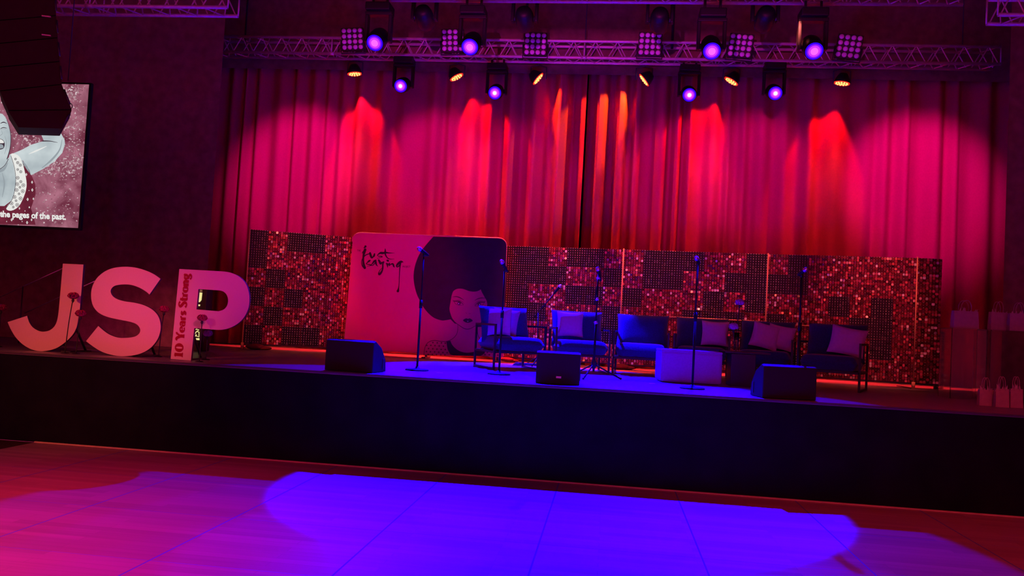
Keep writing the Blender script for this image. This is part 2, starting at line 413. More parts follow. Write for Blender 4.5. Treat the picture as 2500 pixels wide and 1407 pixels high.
# foam streaks of the water
rf = random.Random(4)
def blobs(cx, cy, sx, sy, n, smin, smax):
    for _ in range(n):
        x = rf.gauss(cx, sx); y = rf.gauss(cy, sy)
        if x < -200 or y < 62 or y > 1330 or x > 805 - (y-60)*.082: continue
        r = rf.uniform(smin, smax); k = rf.randint(5, 8)
        a0 = rf.uniform(0, 6)
        pm.add([s1(x + r*rf.uniform(.5,1.3)*math.cos(a0+2*PI*i/k)*1.4, y + r*rf.uniform(.5,1.2)*math.sin(a0+2*PI*i/k)) for i in range(k)], [list(range(k))], 1)
blobs(660,130,50,60,110,3,8); blobs(650,500,80,160,160,2,6); blobs(560,810,120,40,200,2,7); blobs(560,1080,140,120,110,2,6); blobs(220,560,90,60,60,2,7); blobs(660,120,45,60,50,4,11); blobs(640,520,70,120,110,3,9); blobs(560,800,110,45,190,3,11); blobs(420,850,60,25,50,3,9)
blobs(220,560,80,60,50,4,12); blobs(30,240,40,60,40,4,10); blobs(500,1250,130,60,40,3,9); blobs(400,1040,60,100,24,3,8); blobs(700,740,40,30,50,3,9); blobs(690,360,50,110,40,3,8)
pm.flat([s2(*p) for p in smooth2([(-140,760),(60,735),(95,690),(190,715),(215,830),(200,1000),(120,1110),(40,1170),(-140,1160)], True)], mi=2)
pm.flat([s2(*p) for p in [(100,692),(200,650),(280,606),(365,580),(398,574),(345,452),(525,456),(550,500),(584,560),(588,600),(563,680),(490,760),(385,828),(292,876),(274,882),(240,800),(190,720)]], mi=2)
pm.flat([s2(*p) for p in smooth2([(-140,300),(0,322),(30,335),(62,382),(82,440),(96,515),(96,590),(86,660),(66,730),(30,762),(-10,780),(-140,790)], True)], mi=2)
stroke(pm, [(62,382),(82,440),(97,515),(97,590),(86,660),(64,735)], [3,4,5,6,6,8], s3, 3)
stroke(pm, [(385,572),(450,573),(520,586)], [10,7,3], s3, 3)
stroke(pm, [(240,800),(262,840),(276,882)], [4,6,3], s3, 3)
stroke(pm, [(260,690),(330,660),(420,620)], [3,14,4], s3, 5)
stroke(pm, [(150,705),(200,760),(232,800),(262,850)], [2,16,24,6], s3, 6); stroke(pm, [(560,560),(540,650),(470,740),(380,815)], [4,12,18,6], s3, 6); stroke(pm, [(70,770),(30,830),(-40,850)], [6,26,30], s3, 6); stroke(pm, [(20,860),(40,960),(20,1080)], [4,14,4], s3, 6)
stroke(pm, [(76,735),(45,790),(0,825),(-60,845)], 5, s3, 3)
stroke(pm, [(5,412),(33,402),(62,414)], [5,9,3], s3, 3)
stroke(pm, [(4,462),(30,450),(60,456)], [4,7,4], s3, 3); stroke(pm, [(8,472),(30,466),(52,466)], 3, s3, 6)
stroke(pm, [(14,480),(22,505),(4,520),(-20,522)], [3,4,5,3], s3, 6)
stroke(pm, [(44,530),(58,580),(55,640),(40,690)], [3,5,5,3], s3, 6)
pm.flat([s3(*p) for p in smooth2([(-60,550),(0,552),(26,562),(42,592),(34,635),(0,650),(-60,650)], True)], mi=3)
pm.flat([s4(*p) for p in smooth2([(-60,556),(0,556),(24,566),(36,588),(10,592),(-60,586)], True)], mi=5)
pm.flat([s4(*p) for p in smooth2([(-60,606),(10,600),(30,618),(20,638),(-60,642)], True)], mi=6)
pm.flat([s3(*p) for p in [(205,762),(250,840),(290,892),(318,960),(322,1050),(298,1130),(280,1180),(305,1260),(322,1330),(-160,1322),(-160,1160),(40,1160),(130,1090),(200,960)]], mi=4)
pm.flat([s4(*p) for p in smooth2([(98,694),(140,690),(182,722),(212,800),(234,900),(240,985),(216,1075),(168,1165),(100,1203),(55,1180),(108,1100),(134,1000),(140,900),(124,800)], True, 3)], mi=5)
for x, y, r in ((140,735,11),(160,768,13),(184,790,13),(160,830,11),(188,850,13),(160,905,15),(188,940,13),(156,962,16),(211,972,16),(180,990,11),(150,1015,16),(206,1026,16),(172,1050,11),(131,1078,16),(186,1092,16),(145,1112,11),(104,1136,16),(156,1150,16),(120,1170,11)):
    ring(pm, x, y, r, 4, s5, 3); disc(pm, x, y, r*.35, s5, 3, 8)
stroke(pm, [(98,705),(128,800),(142,900),(136,1000),(110,1100),(50,1185)], 4, s5, 3)
for x, y, r in ((238,875,11),(290,945,11),(292,1015,12),(250,1100,12),(265,1172,8),(245,1310,12),(285,1285,10),(105,1285,11),(302,1095,9),(200,1300,5),(165,1330,4),(226,1205,5),(262,1020,4),(60,1300,5),(20,1240,7),(150,1245,6),(176,1182,9)):
    pm.add([s4(x-r*.8, y), s4(x, y-r*1.3), s4(x+r*.8, y), s4(x, y+r*1.3)], [[0,1,2,3]], 5)
    if r > 8: disc(pm, x, y, r*.32, s5, 4, 8)
stroke(pm, [(-100,580),(-60,600)], 2, s3, 3)
pm.build('projected_picture', [M['p_water'], M['p_foam'], M['p_skin'], M['p_shade'], M['p_dress'], M['p_white'], M['p_grey']], t, True)
vs, fs = font_mesh('the pages of the past.', .036)
xm = max(v.x for v in vs)
cm = MB(); s6 = scr(.014)
cm.add([s6(v.x/xm*597, 1257 + v.x/xm*27 - v.y*78) for v in vs], fs, 0)
cm.build('caption_lettering', M['p_white'], t, True)

# ------------------------------------------------------------------ line array speaker in front of the screen
YA = -.9
base = PY(95, 313, YA); dirv = (PY(95, 200, YA) - CAM); dirv.z = 0; dirv.normalize()
t = thing('line_array_speaker', 'black line array loudspeaker hanging in front of the projection screen', 'speaker', base)
rows = [((45,311),(150,314)), ((20,270),(175,268)), ((0,222),(151,206)), ((-14,165),(146,150)), ((-22,108),(141,92)), ((-28,52),(137,38)), ((-32,-4),(134,-16)), ((-34,-60),(132,-70))]
for i in range(len(rows)-1):
    (a, b), (c, d) = rows[i], rows[i+1]
    g = 1.2
    q = [PY(a[0], a[1]-g*(i > 0), YA), PY(b[0], b[1]-g*(i > 0), YA), PY(d[0], d[1]+g, YA), PY(c[0], c[1]+g, YA)]
    cb = MB().prism(q, dirv*.45, mi=0).build('cabinet', M['array'], t, True)
    q2 = [q[0].lerp(q[3], .5) + Vector((-.005,0,0)), q[0].lerp(q[3], .5) + dirv*.45]
    MB().tube([q[1].lerp(q[2], .2) - dirv*.004, q[1].lerp(q[2], .8) - dirv*.004], .012, 8).build('rigging_plate', M['blackm'], cb, True)
rc = PY(172, 250, YA) + dirv*.2
MB().tube([rc + Vector((math.cos(a)*.032, 0, math.sin(a)*.03)) for a in [2*PI*i/20 for i in range(21)]], .004, 6).build('cable_loop', M['cable'], t, True)
for (hx, hy) in ((113,41),(113,87)):
    a = PY(hx-11, hy-2, YA) - dirv*.01; b = PY(hx+11, hy+1, YA) - dirv*.01
    MB().box((a+b)/2, (.1,.01,.012), Matrix.Rotation(.1,3,'Y')).build('highlight_plate', M['tape'], t, True)  # white plates put in for the highlights at the cabinet joints
for xo in (-10, 120):
    p = PY(xo, -60, YA) + dirv*.2; MB().tube([p, (p.x, p.y, 9.1)], .012, 6).build('hanging_chain', M['blackm'], t, True)

# ------------------------------------------------------------------ standing letters J S P
YL = .33
def zl(x, y): return (x/3.906, 600 + y/3.906)
def letter(name, label, outer, holes=(), thick=.035):
    lo = [PY(*zl(*p), YL) for p in outer]
    lh = [[PY(*zl(*p), YL) for p in h] for h in holes]
    zmin = min(p.z for p in lo); cx = sum(p.x for p in lo)/len(lo)
    dz = 1.001 - zmin
    lo = [p + Vector((0,0,dz)) for p in lo]; lh = [[p + Vector((0,0,dz)) for p in h] for h in lh]
    t = thing(name, label, 'letter', (cx, YL, 1.0), group='freestanding letters along the stage edge')
    MB().prism(lo, (0,thick,0), lh, 0, 1).build('body', [M['letter'], M['letterside']], t, True)
    return t, dz
J = [(599,175),(795,184)] + smooth2([(795,184),(771,500),(752,690),(738,760),(705,835),(660,890),(600,942),(535,982),(460,1004),(380,1010),(300,993),(220,948),(155,885),(108,812),(72,733)])[1:] + [(258,673)] + smooth2([(258,673),(274,725),(300,770),(335,800),(378,820),(420,824),(468,814),(508,786),(535,745),(550,690),(560,620),(575,450),(599,175)])[1:-1]
S = smooth2([(1530,320),(1470,278),(1400,245),(1310,217),(1215,205),(1120,210),(1040,230),(970,270),(915,325),(880,395),(868,465),(875,540),(900,600),(950,650),(1030,685),(1130,708),(1240,730),(1300,752),(1330,785),(1337,818),(1320,850),(1280,873),(1200,884),(1120,880),(1040,850),(985,812),(937,770)]) \
  + smooth2([(820,915),(880,960),(950,1005),(1040,1040),(1150,1058),(1260,1052),(1360,1025),(1440,975),(1500,900),(1528,820),(1530,750),(1510,680),(1460,620),(1380,575),(1290,550),(1190,535),(1120,515),(1075,485),(1055,445),(1065,410),(1100,385),(1170,374),(1250,378),(1330,405),(1390,440),(1425,470)])
Pp = [(1710,226)] + smooth2([(2130,250),(2200,262),(2280,300),(2340,362),(2370,440),(2378,525),(2365,610),(2325,690),(2270,745),(2200,785),(2120,806),(2050,806)]) + [(1852,790),(1820,1100),(1627,1085)]
Ph = [(1892,418)] + smooth2([(2090,430),(2130,442),(2160,472),(2175,522),(2165,575),(2135,612),(2085,630)]) + [(1873,612)]
tJ, _ = letter('freestanding_letter', 'tall pink letter J with hooked foot', J)
tS, _ = letter('freestanding_letter', 'tall pink letter S standing beside the J', S)
tP, dzP = letter('freestanding_letter', 'tall pink letter P with 10 Years Strong printed up its stem', Pp, [Ph])
# stain on the J hook is part of its print
# strut behind each letter
for tt, xx in ((tJ, -6.35), (tS, -5.45), (tP, -4.86)):
    MB().tube([(xx, YL+.10, 1.45), (xx, YL+.45, 1.012)], .014, 6).build('rear_strut', M['blackm'], tt, True)
    MB().box((xx, YL+.27, 1.01), (.12,.4,.014)).build('foot', M['blackm'], tt, True)
# the printed words, drawn as heavy retro serif strokes; unit: cap height 1
def arc(cx, cy, rx, ry, a0, a1, n=14): return [(cx + rx*math.cos(math.radians(a0+(a1-a0)*i/n)), cy + ry*math.sin(math.radians(a0+(a1-a0)*i/n))) for i in range(n+1)]
def wring(pts, cx, thick, thin):
    mx_ = max(abs(p[0]-cx) for p in pts); return [thin + (thick-thin)*(abs(p[0]-cx)/mx_)**1.5 for p in pts]
def gl(ch):
    o = arc(.27,.31,.2,.27,90,450,20)
    if ch == '1': return [([(.22,0),(.22,1)],.21), ([(.02,.04),(.42,.04)],.09), ([(.04,.84),(.14,.93),(.22,.97)],.1)], .52
    if ch == '0': a = arc(.34,.5,.25,.46,90,450,22); return [(a, wring(a,.34,.22,.09))], .78
    if ch == 'Y': return [([(-.02,.8),(.03,.93),(.13,.93),(.22,.76),(.36,.42)],[.1,.14,.18,.2,.2]), ([(.36,.42),(.5,.74),(.58,.92),(.7,.94)],[.12,.12,.14,.16]), ([(.37,.48),(.37,.04)],.21), ([(.2,.04),(.54,.04)],.09)], .72
    if ch == 'e': a = arc(.27,.31,.2,.27,0,315,18); return [(a, wring(a,.27,.19,.08)), ([(.1,.31),(.46,.31)],.07)], .54
    if ch == 'a': a = arc(.22,.2,.15,.17,60,420,14); return [(a, wring(a,.22,.15,.07)), ([(.08,.5),(.2,.6),(.34,.55),(.38,.4),(.38,.1),(.48,.02)],[.15,.1,.14,.19,.19,.1])], .54
    if ch == 'r': return [([(.14,0),(.14,.58)],.19), ([(.14,.38),(.26,.56),(.38,.56)],[.08,.12,.18]), ([(.02,.03),(.28,.03)],.07)], .44
    if ch == 's': return [([(.38,.5),(.24,.58),(.1,.48),(.22,.32),(.36,.2),(.26,.04),(.08,.1)],[.17,.1,.15,.19,.16,.1,.17])], .46
    if ch == 'S': return [([(.5,.82),(.4,.96),(.2,.92),(.12,.74),(.28,.54),(.46,.36),(.44,.12),(.24,.02),(.06,.18)],[.18,.1,.14,.2,.22,.2,.16,.1,.18])], .6
    if ch == 't': return [([(.16,.86),(.16,.2),(.22,.05),(.36,.05)],[.16,.19,.16,.08]), ([(.0,.58),(.36,.58)],.08)], .38
    if ch == 'o': return [(o, wring(o,.27,.2,.09))], .54
    if ch == 'n': return [([(.14,0),(.14,.6)],.19), ([(.14,.4),(.28,.57),(.42,.5),(.45,.3),(.45,.0)],[.08,.12,.18,.19,.19]), ([(.02,.03),(.26,.03)],.07), ([(.36,.03),(.58,.03)],.07)], .62
    if ch == 'g': a = arc(.24,.36,.16,.2,90,450,16); return [(a, wring(a,.24,.18,.08)), ([(.38,.5),(.5,.6)],[.08,.16]), ([(.14,.16),(.12,.04),(.34,.0),(.46,-.12),(.36,-.28),(.14,-.26),(.1,-.12)],[.08,.1,.14,.16,.12,.1,.14])], .56
    return [], .26
wt = MB(); adv = sum(gl(c)[1] for c in '10 Years Strong'); pen = 0.0
B0 = Vector((207, 1312)); B1 = Vector((306, 112)); bd = (B1-B0); un = Vector((-1190, -98)).normalized()*118
zlev = [0.0]
def wmap(gx, gy):
    q = B0 + bd*(gx/adv) + un*gy
    return PY(410 + q.x/5.863, 650 + q.y/5.863, YL-.003-zlev[0]) + Vector((0,0,dzP))
for c in '10 Years Strong':
    st, ad = gl(c)
    for pts, ws in st:
        zlev[0] += .0002
        stroke(wt, [(p[0]+pen, p[1]) for p in pts], [w*1.36 for w in ws] if isinstance(ws, list) else ws*1.36, wmap, 0, 3, caps=False)
    pen += ad
wo = wt.build('printed_lettering', M['lettertext'], tP, True)

# ------------------------------------------------------------------ flowers
def flower(px, py, Y, zbase, label, pm_, r=.085, lean=0.0, group='flowers stood around the letters', seed=0, foot=True):
    rnd = random.Random(seed); c = PY(px, py, Y)
    t = thing('flower', label, 'flower', (c.x+lean, Y, zbase), group=group)
    mb = MB()
    for ringi, (nr, rr, tilt, sz) in enumerate(((5,.2,75,.5),(7,.42,55,.6),(9,.62,28,.62),(10,.75,0,.6),(8,.6,-28,.5))):
        for k in range(nr):
            a = 2*PI*(k + .5*ringi + rnd.uniform(-.15,.15))/nr; el = math.radians(tilt + rnd.uniform(-10,10))
            d = Vector((math.cos(a)*math.cos(el), math.sin(a)*math.cos(el), math.sin(el)))
            tng = Vector((-math.sin(a), math.cos(a), 0)); upv = d.cross(tng)
            ce = c + d*r*rr; s_ = r*sz
            vs = []
            for (u, v, h) in ((-.35,-.6,0),(.35,-.6,0),(-.75,.1,.12),(.75,.1,.12),(-.5,.7,.0),(0,.95,-.12),(.5,.7,.0),(0,-.6,-.05),(0,.15,-.18)):
                vs.append(ce + tng*u*s_*rnd.uniform(.85,1.15) - upv*v*s_*.9*rnd.uniform(.85,1.1) + d*h*s_*2)
            mb.add(vs, [[0,7,8,2],[7,1,3,8],[2,8,5,4],[8,3,6,5]], 0, True)
    mb.ball(c, r*.5, 8)
    mb.build('bloom', pm_, t, True)
    top = c - Vector((0,0,r*.5)); bot = Vector((c.x+lean, Y, zbase+.01)); mid = top.lerp(bot, .45) + Vector((lean*.15,0,0))
    MB().tube(smooth2([tuple(top), tuple(mid), tuple(bot)], k=5), .006, 6).build('stem', M['stem'], t, True)
    MB().lathe([(.004,-.022),(.016,.0),(.012,.02),(.006,.03)], 10, Matrix.Translation(c - Vector((0,0,r*.95)))).build('calyx', M['stem'], t, True)
    if foot: MB().lathe([(.0001,.012),(.04,.012),(.045,.006),(.045,.001)], 16, Matrix.Translation((c.x+lean, Y, zbase))).build('foot', M['glass'], t, True)
    return t
flower(179, 722, .2, 1.0, 'red flower on tall stem in front of the upright of the J', M['petal'], .064, -.05, seed=1)
flower(197, 765, .22, 1.0, 'red flower at the outer edge of the J upright', M['petal'], .062, -.02, seed=2)
flower(3, 751, .6, 1.0, 'red flower beyond the hook of the J', M['petal'], .065, .0, seed=3)
flower(401, 755, .62, 1.0, 'red flower standing in the gap between S and P', M['petal'], .062, -.03, seed=4)
flower(494, 776, .2, 1.0, 'dusky flower in front of the bowl of the P', M['petal'], .06, .0, seed=5)
flower(507, 814, .6, 1.0, 'pinkish flower just below the bowl of the P', M['petalp'], .062, .0, seed=6)

# ------------------------------------------------------------------ handrail and lit rack offstage
t = thing('handrail', 'steel double handrail in the dark behind the J and S', 'handrail', (-7.4, 1.6, 1.0))
a = PY(56,700,1.6); b = PY(150,657,1.6); d_ = (b-a); e_ = b + d_*1.1
MB().tube([a - d_*.6, b + d_*.25], .008, 8).build('top_rail', M['chrome'], t, True)
off = PY(198,702,1.6) - (a + d_*((PY(198,702,1.6).x-a.x)/d_.x))
MB().tube([a + d_*.1 + off, e_ + off], .008, 8).build('middle_rail', M['chrome'], t, True)
for k in (0.0, 1.22):
    p = a + d_*k; MB().tube([p, (p.x, 1.6, 1.002)], .009, 8).build('post', M['blackm'], t, True)
pa = PY(481,714,2.3); pb = PY(494,740,2.3)
t = thing('equipment_rack', 'lit cream equipment rack glimpsed through the openings of the P', 'rack', (PY(482,840,2.3).x, 2.3, 1.0))
xa = PY(474,805,2.3).x-.06; xb = PY(498,740,2.3).x+.02
zt_ = PY(485,700,2.3).z
MB().box(((xa+xb)/2, 2.42, (1.0+zt_)/2), (xb-xa, .18, zt_-1.0), bev=.008).build('cabinet', M['black'], t, True)
rp = lambda x, y: PY(x, y, 2.325)
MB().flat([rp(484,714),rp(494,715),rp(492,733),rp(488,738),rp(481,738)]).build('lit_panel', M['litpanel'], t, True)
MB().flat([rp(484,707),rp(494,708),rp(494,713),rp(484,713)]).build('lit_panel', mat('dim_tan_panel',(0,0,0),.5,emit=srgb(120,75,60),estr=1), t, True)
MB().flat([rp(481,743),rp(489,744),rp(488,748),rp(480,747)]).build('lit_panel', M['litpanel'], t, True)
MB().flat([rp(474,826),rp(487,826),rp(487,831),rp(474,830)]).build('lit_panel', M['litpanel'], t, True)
wr = MB()
for pts in ([(476,806),(480,804),(486,806),(482,810),(487,812)], [(475,818),(479,811),(483,808)], [(478,820),(486,823),(486,813)], [(475,824),(480,817)]):
    wr.tube([rp(*p) - Vector((0,.004,0)) for p in pts], .006, 5)
wr.build('lit_strokes', M['litpanel'], t, True)  # light drawn as glowing strokes in the lower opening

# ------------------------------------------------------------------ pink fabric banner
pl = Plane((-4.24, 4.12), (-1.65, 4.42))
def bp(px, py, off=0.0): return pl.at(px, py, off)
corner = []
def rc_(cx, cy, r, a0, a1): return [(cx + r*math.cos(math.radians(a0+(a1-a0)*i/6)), cy - r*math.sin(math.radians(a0+(a1-a0)*i/6))) for i in range(7)]
outline = [(839,852),(861,590)] + rc_(878,588,19,180,90) + rc_(1219,600,18,88,0) + [(1228,872)]
b0 = bp(1030, 868); t = thing('fabric_banner', 'pink freestanding banner with a big haired woman and brush lettering', 'banner', (b0.x, b0.y, 1.0))
fr = [bp(*p) for p in outline]
MB().prism(fr, -pl.n*.06, mi=0, side=1).build('panel', [M['ban'], M['banedge']], t, True)
cf = sum(fr, Vector())/len(fr)
frn = [p + (cf-p).normalized()*.014 for p in fr]
MB().tube([p - pl.n*.022 for p in frn] + [frn[0] - pl.n*.022], .020, 8).build('rounded_rim', M['banedge'], t, True)
for px in (870, 1040, 1215):
    q = bp(px, 866); q.z = 1.0
    MB().box(q - pl.n*.03 + Vector((0,0,.012)), (.06,.4,.024)).box(q - pl.n*.03 + Vector((0,0,.06)), (.03,.03,.1)).build('foot', M['blackm'], t, True)
ar = MB()
l1 = lambda x, y: bp(x, y, .003); l2 = lambda x, y: bp(x, y, .005); l3 = lambda x, y: bp(x, y, .007); l4 = lambda x, y: bp(x, y, .009)
ar.flat([l1(*p) for p in [(1031,735),(1021,866),(1228,871.5),(1234,740),(1120,700)]], mi=0)
hair = smooth2([(1058,578),(1038.7,600),(1023,623),(1013.3,649),(1009.7,673.6),(1012,697.7),(1018,719.5),(1025.4,735),(1032.6,748.5),(1044.7,764),(1059,776),(1076,782.3),(1088,782.3),(1100,780)]) + [(1110,790),(1150,800),(1231.5,795),(1236.5,603)] + rc_(1219,600,17,0,88)
ar.flat([l2(*p) for p in hair], mi=1)
zf = lambda x, y: (1000 + x/7.033, 690 + y/7.033)
f3 = lambda x, y: l3(*zf(x, y)); f2 = lambda x, y: l2(*zf(x, y)); f4 = lambda x, y: l4(*zf(x, y))
face = smooth2([(725,215),(745,160),(775,130),(830,108),(900,108),(960,125),(1020,147),(1090,158),(1150,153),(1195,137),(1222,118)]) + smooth2([(1222,118),(1240,165),(1290,255),(1320,310),(1332,370),(1325,430),(1310,490),(1275,580),(1230,680),(1130,745),(1050,790),(990,803),(930,790),(850,735),(780,680),(735,620),(700,530),(685,450),(700,350),(722,225)])[1:]
ar.flat([f3(*p) for p in face], mi=2)
ar.flat([f3(*p) for p in smooth2([(825,722),(835,800),(800,905),(730,975),(700,1005),(740,1080),(810,1145),(890,1188),(985,1207),(1090,1195),(1160,1165),(1250,1095),(1275,1030),(1200,960),(1165,870),(1165,735),(1050,790),(990,803),(930,790)], True, 3)], mi=2)
col_ = smooth2([(630,1018),(700,1004),(732,1072),(800,1142),(880,1187),(985,1206),(1085,1195),(1155,1168),(1250,1098),(1290,1040)]) + [(1312,1140),(1285,1220),(1220,1262),(760,1256),(700,1238)] + smooth2([(700,1238),(655,1150),(630,1018)])[1:-1]
ar.flat([f3(*p) for p in col_], mi=1)
for x, y in ((400,1032),(475,1037),(547,1038),(612,1042),(365,1080),(435,1085),(508,1090),(580,1095),(325,1135),(398,1140),(470,1145),(542,1150),(612,1153),(290,1187),(358,1190),(430,1193),(500,1198),(572,1203),(645,1207),(318,1236),(392,1238),(460,1240),(535,1242),(605,1244),(295,1080),(1335,1200),(1405,1200),(1480,1205),(1295,1240),(1368,1243),(1440,1245),(1515,1248)):
    disc(ar, x, y, 14, f3, 3)
stroke(ar, [(735,622),(780,680),(850,735),(930,787),(990,802),(1050,790),(1130,745),(1170,722)], [4,8,11,13,13,11,8,5], f4, 3)
stroke(ar, [(827,722),(826,820),(798,905),(725,975),(640,1010),(540,1012),(430,997),(350,1012),(290,1060),(258,1140),(246,1240)], [6,9,10,11,12,13,13,12,11,11,11], f4, 3)
stroke(ar, [(1165,738),(1168,870),(1202,960),(1270,1030)], [6,9,11,11], f4, 3)
stroke(ar, [(735,250),(800,243),(860,260),(927,298)], [4,15,17,8], f4, 3)
stroke(ar, [(1122,305),(1180,278),(1240,266),(1302,272)], [8,16,16,6], f4, 3)
for s_ in (0, 1):
    T = (lambda x, y: (x, y)) if s_ == 0 else (lambda x, y: (2045-x, y+16))
    up_ = [T(756,318), T(800,322), T(850,322), T(892,348), T(926,388)]
    stroke(ar, up_, [16,20,17,13,6], f4, 3)
    stroke(ar, [T(756,318), T(788,366), T(840,390), T(925,388)], [8,7,6,5], f4, 3)
    stroke(ar, [T(795,304), T(850,303), T(905,328), T(936,372)], [3,5,5,3], f4, 3)
    disc(ar, *T(850,357), 30, f4, 3); 
    disc(ar, *T(843,362), 9, lambda x, y: bp(*zf(x, y), .011), 4)
    stroke(ar, [T(756,318), T(740,300)], [12,2], f4, 3)
stroke(ar, [(958,518),(975,524),(985,540)], [3,5,3], f4, 3); stroke(ar, [(1012,540),(1030,536),(1050,530)], [3,5,3], f4, 3)
ar.flat([f4(*p) for p in smooth2([(917,650),(955,622),(985,618),(1002,628),(1020,618),(1045,622),(1084,656),(1040,684),(1000,692),(955,682)], True)], mi=1)
stroke(ar, [(985,664),(998,667),(1012,665)], [3,7,3], lambda x, y: bp(*zf(x, y), .011), 4)
ar.build('woman_print', [M['ban2'], M['ink'], M['skin'], M['inkline'], M['glint']], t, True)
zs = lambda x, y: (860 + x/10.825, 590 + y/10.825)
fs_ = lambda x, y: l2(*zs(x, y))
lt = MB()
def S_(*a):
    stroke(lt, [(p[0], p[1]) for p in a], [p[2]*1.15 for p in a], fs_, 0, 4)
S_((350,128,50),(325,160,30),(302,168,12)); S_((340,215,60),(318,280,60),(298,370,45),(290,470,42),(296,570,48),(318,660,55),(330,695,60))
S_((320,700,30),(272,650,26),(248,570,18),(256,490,16),(300,410,22),(370,350,22),(470,318,20)); S_((325,235,20),(285,270,22),(262,312,10))
S_((470,305,46),(488,370,52),(515,425,44),(550,405,28),(588,320,22)); S_((590,325,26),(580,375,36),(572,400,22))
S_((800,285,20),(755,298,44),(705,325,30),(664,362,16),(690,385,16),(770,392,22),(795,405,16),(740,425,14),(655,442,8))
S_((870,185,10),(872,235,30),(870,300,38),(885,365,30),(930,432,24),(1000,463,16),(1110,462,6)); S_((735,315,20),(800,308,46),(880,293,42),(970,302,24),(1120,305,5))
S_((470,500,30),(440,520,44),(398,555,22),(370,588,18),(415,604,18),(490,618,26),(500,632,16),(395,655,8))
S_((625,492,26),(580,520,44),(540,575,28),(500,622,16),(540,632,18),(590,580,20)); S_((612,505,46),(622,565,46),(645,625,26),(682,655,6))
S_((700,492,40),(730,545,54),(752,588,44),(790,548,26)); S_((828,540,36),(808,600,34),(806,700,34),(780,790,40),(735,850,54),(708,862,50),(700,820,20),(740,750,14),(790,690,6))
S_((925,500,40),(945,508,50)); S_((895,575,18),(925,600,46),(934,690,6))
S_((955,605,20),(985,575,30),(972,640,22),(1005,612,20),(1055,590,36),(1082,605,40),(1098,655,36),(1122,682,8))
S_((1350,545,8),(1290,535,54),(1215,585,54),(1170,645,34),(1195,670,26),(1250,630,30),(1282,570,24)); S_((1275,560,34),(1258,700,24),(1245,900,18),(1238,1100,16),(1225,1220,24),(1212,1290,50),(1205,1310,60))
lt.build('brush_lettering', M['ink'], t, True)
sm = MB()
for txt, x0, x1, yb, hh in (('THE', 130, 222, 262, 46), ('PROJECT', 1325, 1535, 686, 48)):
    vs, fs = font_mesh(txt, .01); xm = max(v.x for v in vs); ym = max(v.y for v in vs)
    sm.add([fs_(x0 + v.x/xm*(x1-x0), yb - v.y/ym*hh) for v in vs], fs, 0)
sm.build('small_lettering', M['inkline'], t, True)

# ------------------------------------------------------------------ sequin (shimmer) walls
def seq_panel(seed, dark):
    rnd = random.Random(seed); mb = MB(); N = 8; p = .3/N; s_ = p*.86
    mb.box((.15,.012,.15), (.298,.004,.298), mi=1)
    for i in range(N):
        for j in range(N):
            cx, cz = (i+.5)*p, (j+.5)*p
            tx = rnd.gauss(0, .16 if not dark else .05); tz = rnd.gauss(0, .13 if not dark else .05)
            hx = s_/2*rnd.uniform(.80,1.02); hv = s_/2*rnd.uniform(.95,1.08); vs = []
            for u, v in ((-1,-1),(1,-1),(1,1),(-1,1)):
                vs.append((cx+u*hx, -.004 - math.tan(tz)*u*hx - math.tan(tx)*(v*hv-hv), cz+v*hv))
            mb.add(vs, [[0,1,2,3]], 0)
            g = .0042 if dark else .0034
            mb.add([(cx-g, -.006, cz+p/2-g-.002), (cx+g, -.006, cz+p/2-g-.002), (cx+g, -.006, cz+p/2+g-.002), (cx-g, -.006, cz+p/2+g-.002), (cx, -.012, cz+p/2-.002)], [[0,1,4],[1,2,4],[2,3,4],[3,0,4]], 2)
    o = mb.build('sequin_panel', [M['seqd'] if dark else M['seqm'], M['back'] if dark else M['backm'], M['pin']])
    me = o.data; bpy.data.objects.remove(o); return me
MIR = [seq_panel(i, False) for i in range(5)]; DRK = [seq_panel(50+i, True) for i in range(3)]
rp_ = random.Random(9)
def shimmer(p0, p1, rows_, label, poles, width=None, bar=None):
    p0, p1 = Vector((*p0, 0)), Vector((*p1, 0)); d = (p1-p0); L = d.length; d.normalize(); ang = math.atan2(d.y, d.x)
    nc = len(rows_[0]); pw = L/nc
    t = thing('shimmer_wall', label, 'sequin wall', (p0.x, p0.y, 1.0), ang, 'sequin walls across the stage')
    for r, row in enumerate(rows_):
        for c, ch in enumerate(row):
            me = rp_.choice(MIR if ch == 'M' else DRK)
            o = bpy.data.objects.new('sequin_panel', me); COL.objects.link(o); o.parent = t
            o.location = (c*pw, 0, .085 + (5-r)*.3); o.scale = (pw/.3, 1, 1)
            if rp_.random() < .5: o.scale = (-pw/.3, 1, 1); o.location.x += pw
    MB().box((L/2, .035, 1.88), (L, .03, .02)).build('top_rail', M['blackm'], t)
    MB().box((L/2, .035, .075), (L, .03, .018)).build('bottom_rail', M['blackm'], t)
    for px_ in poles:
        po = MB().tube([(px_, -.022, 0), (px_, -.022, 1.9)], .009, 10).build('pole', M['pole'], t)
        MB().tube([(px_, -.022, .001), (px_, -.022, .1)], .024, 12).build('foot', M['pole'], po)
        MB().box((px_, .25, .006), (.06,.5,.012)).build('base_plate', M['blackm'], po)
    if bar: MB().tube([(bar[0], -.02, bar[2]), (bar[1], -.02, bar[2])], .009, 8).build('cross_bar', M['pole'], t)
    return t
def B(*s): return [x.replace(' ', '') for x in s]
PL0, PL1 = (-5.72, 3.76), (-3.80, 4.52)
shimmer(PL0, PL1, B('BMBBMMM','BMMMMMM','MBMMMMM','BMBMMMM','MBMMMMM','BMBBMMM'), 'sequin wall between the letter P and the pink banner', [0.01])
A0, A1, A2, A3, A4 = (-1.93, 4.72), (.165, 4.45), (2.34, 4.22), (4.36, 3.84), (4.72, 3.86)
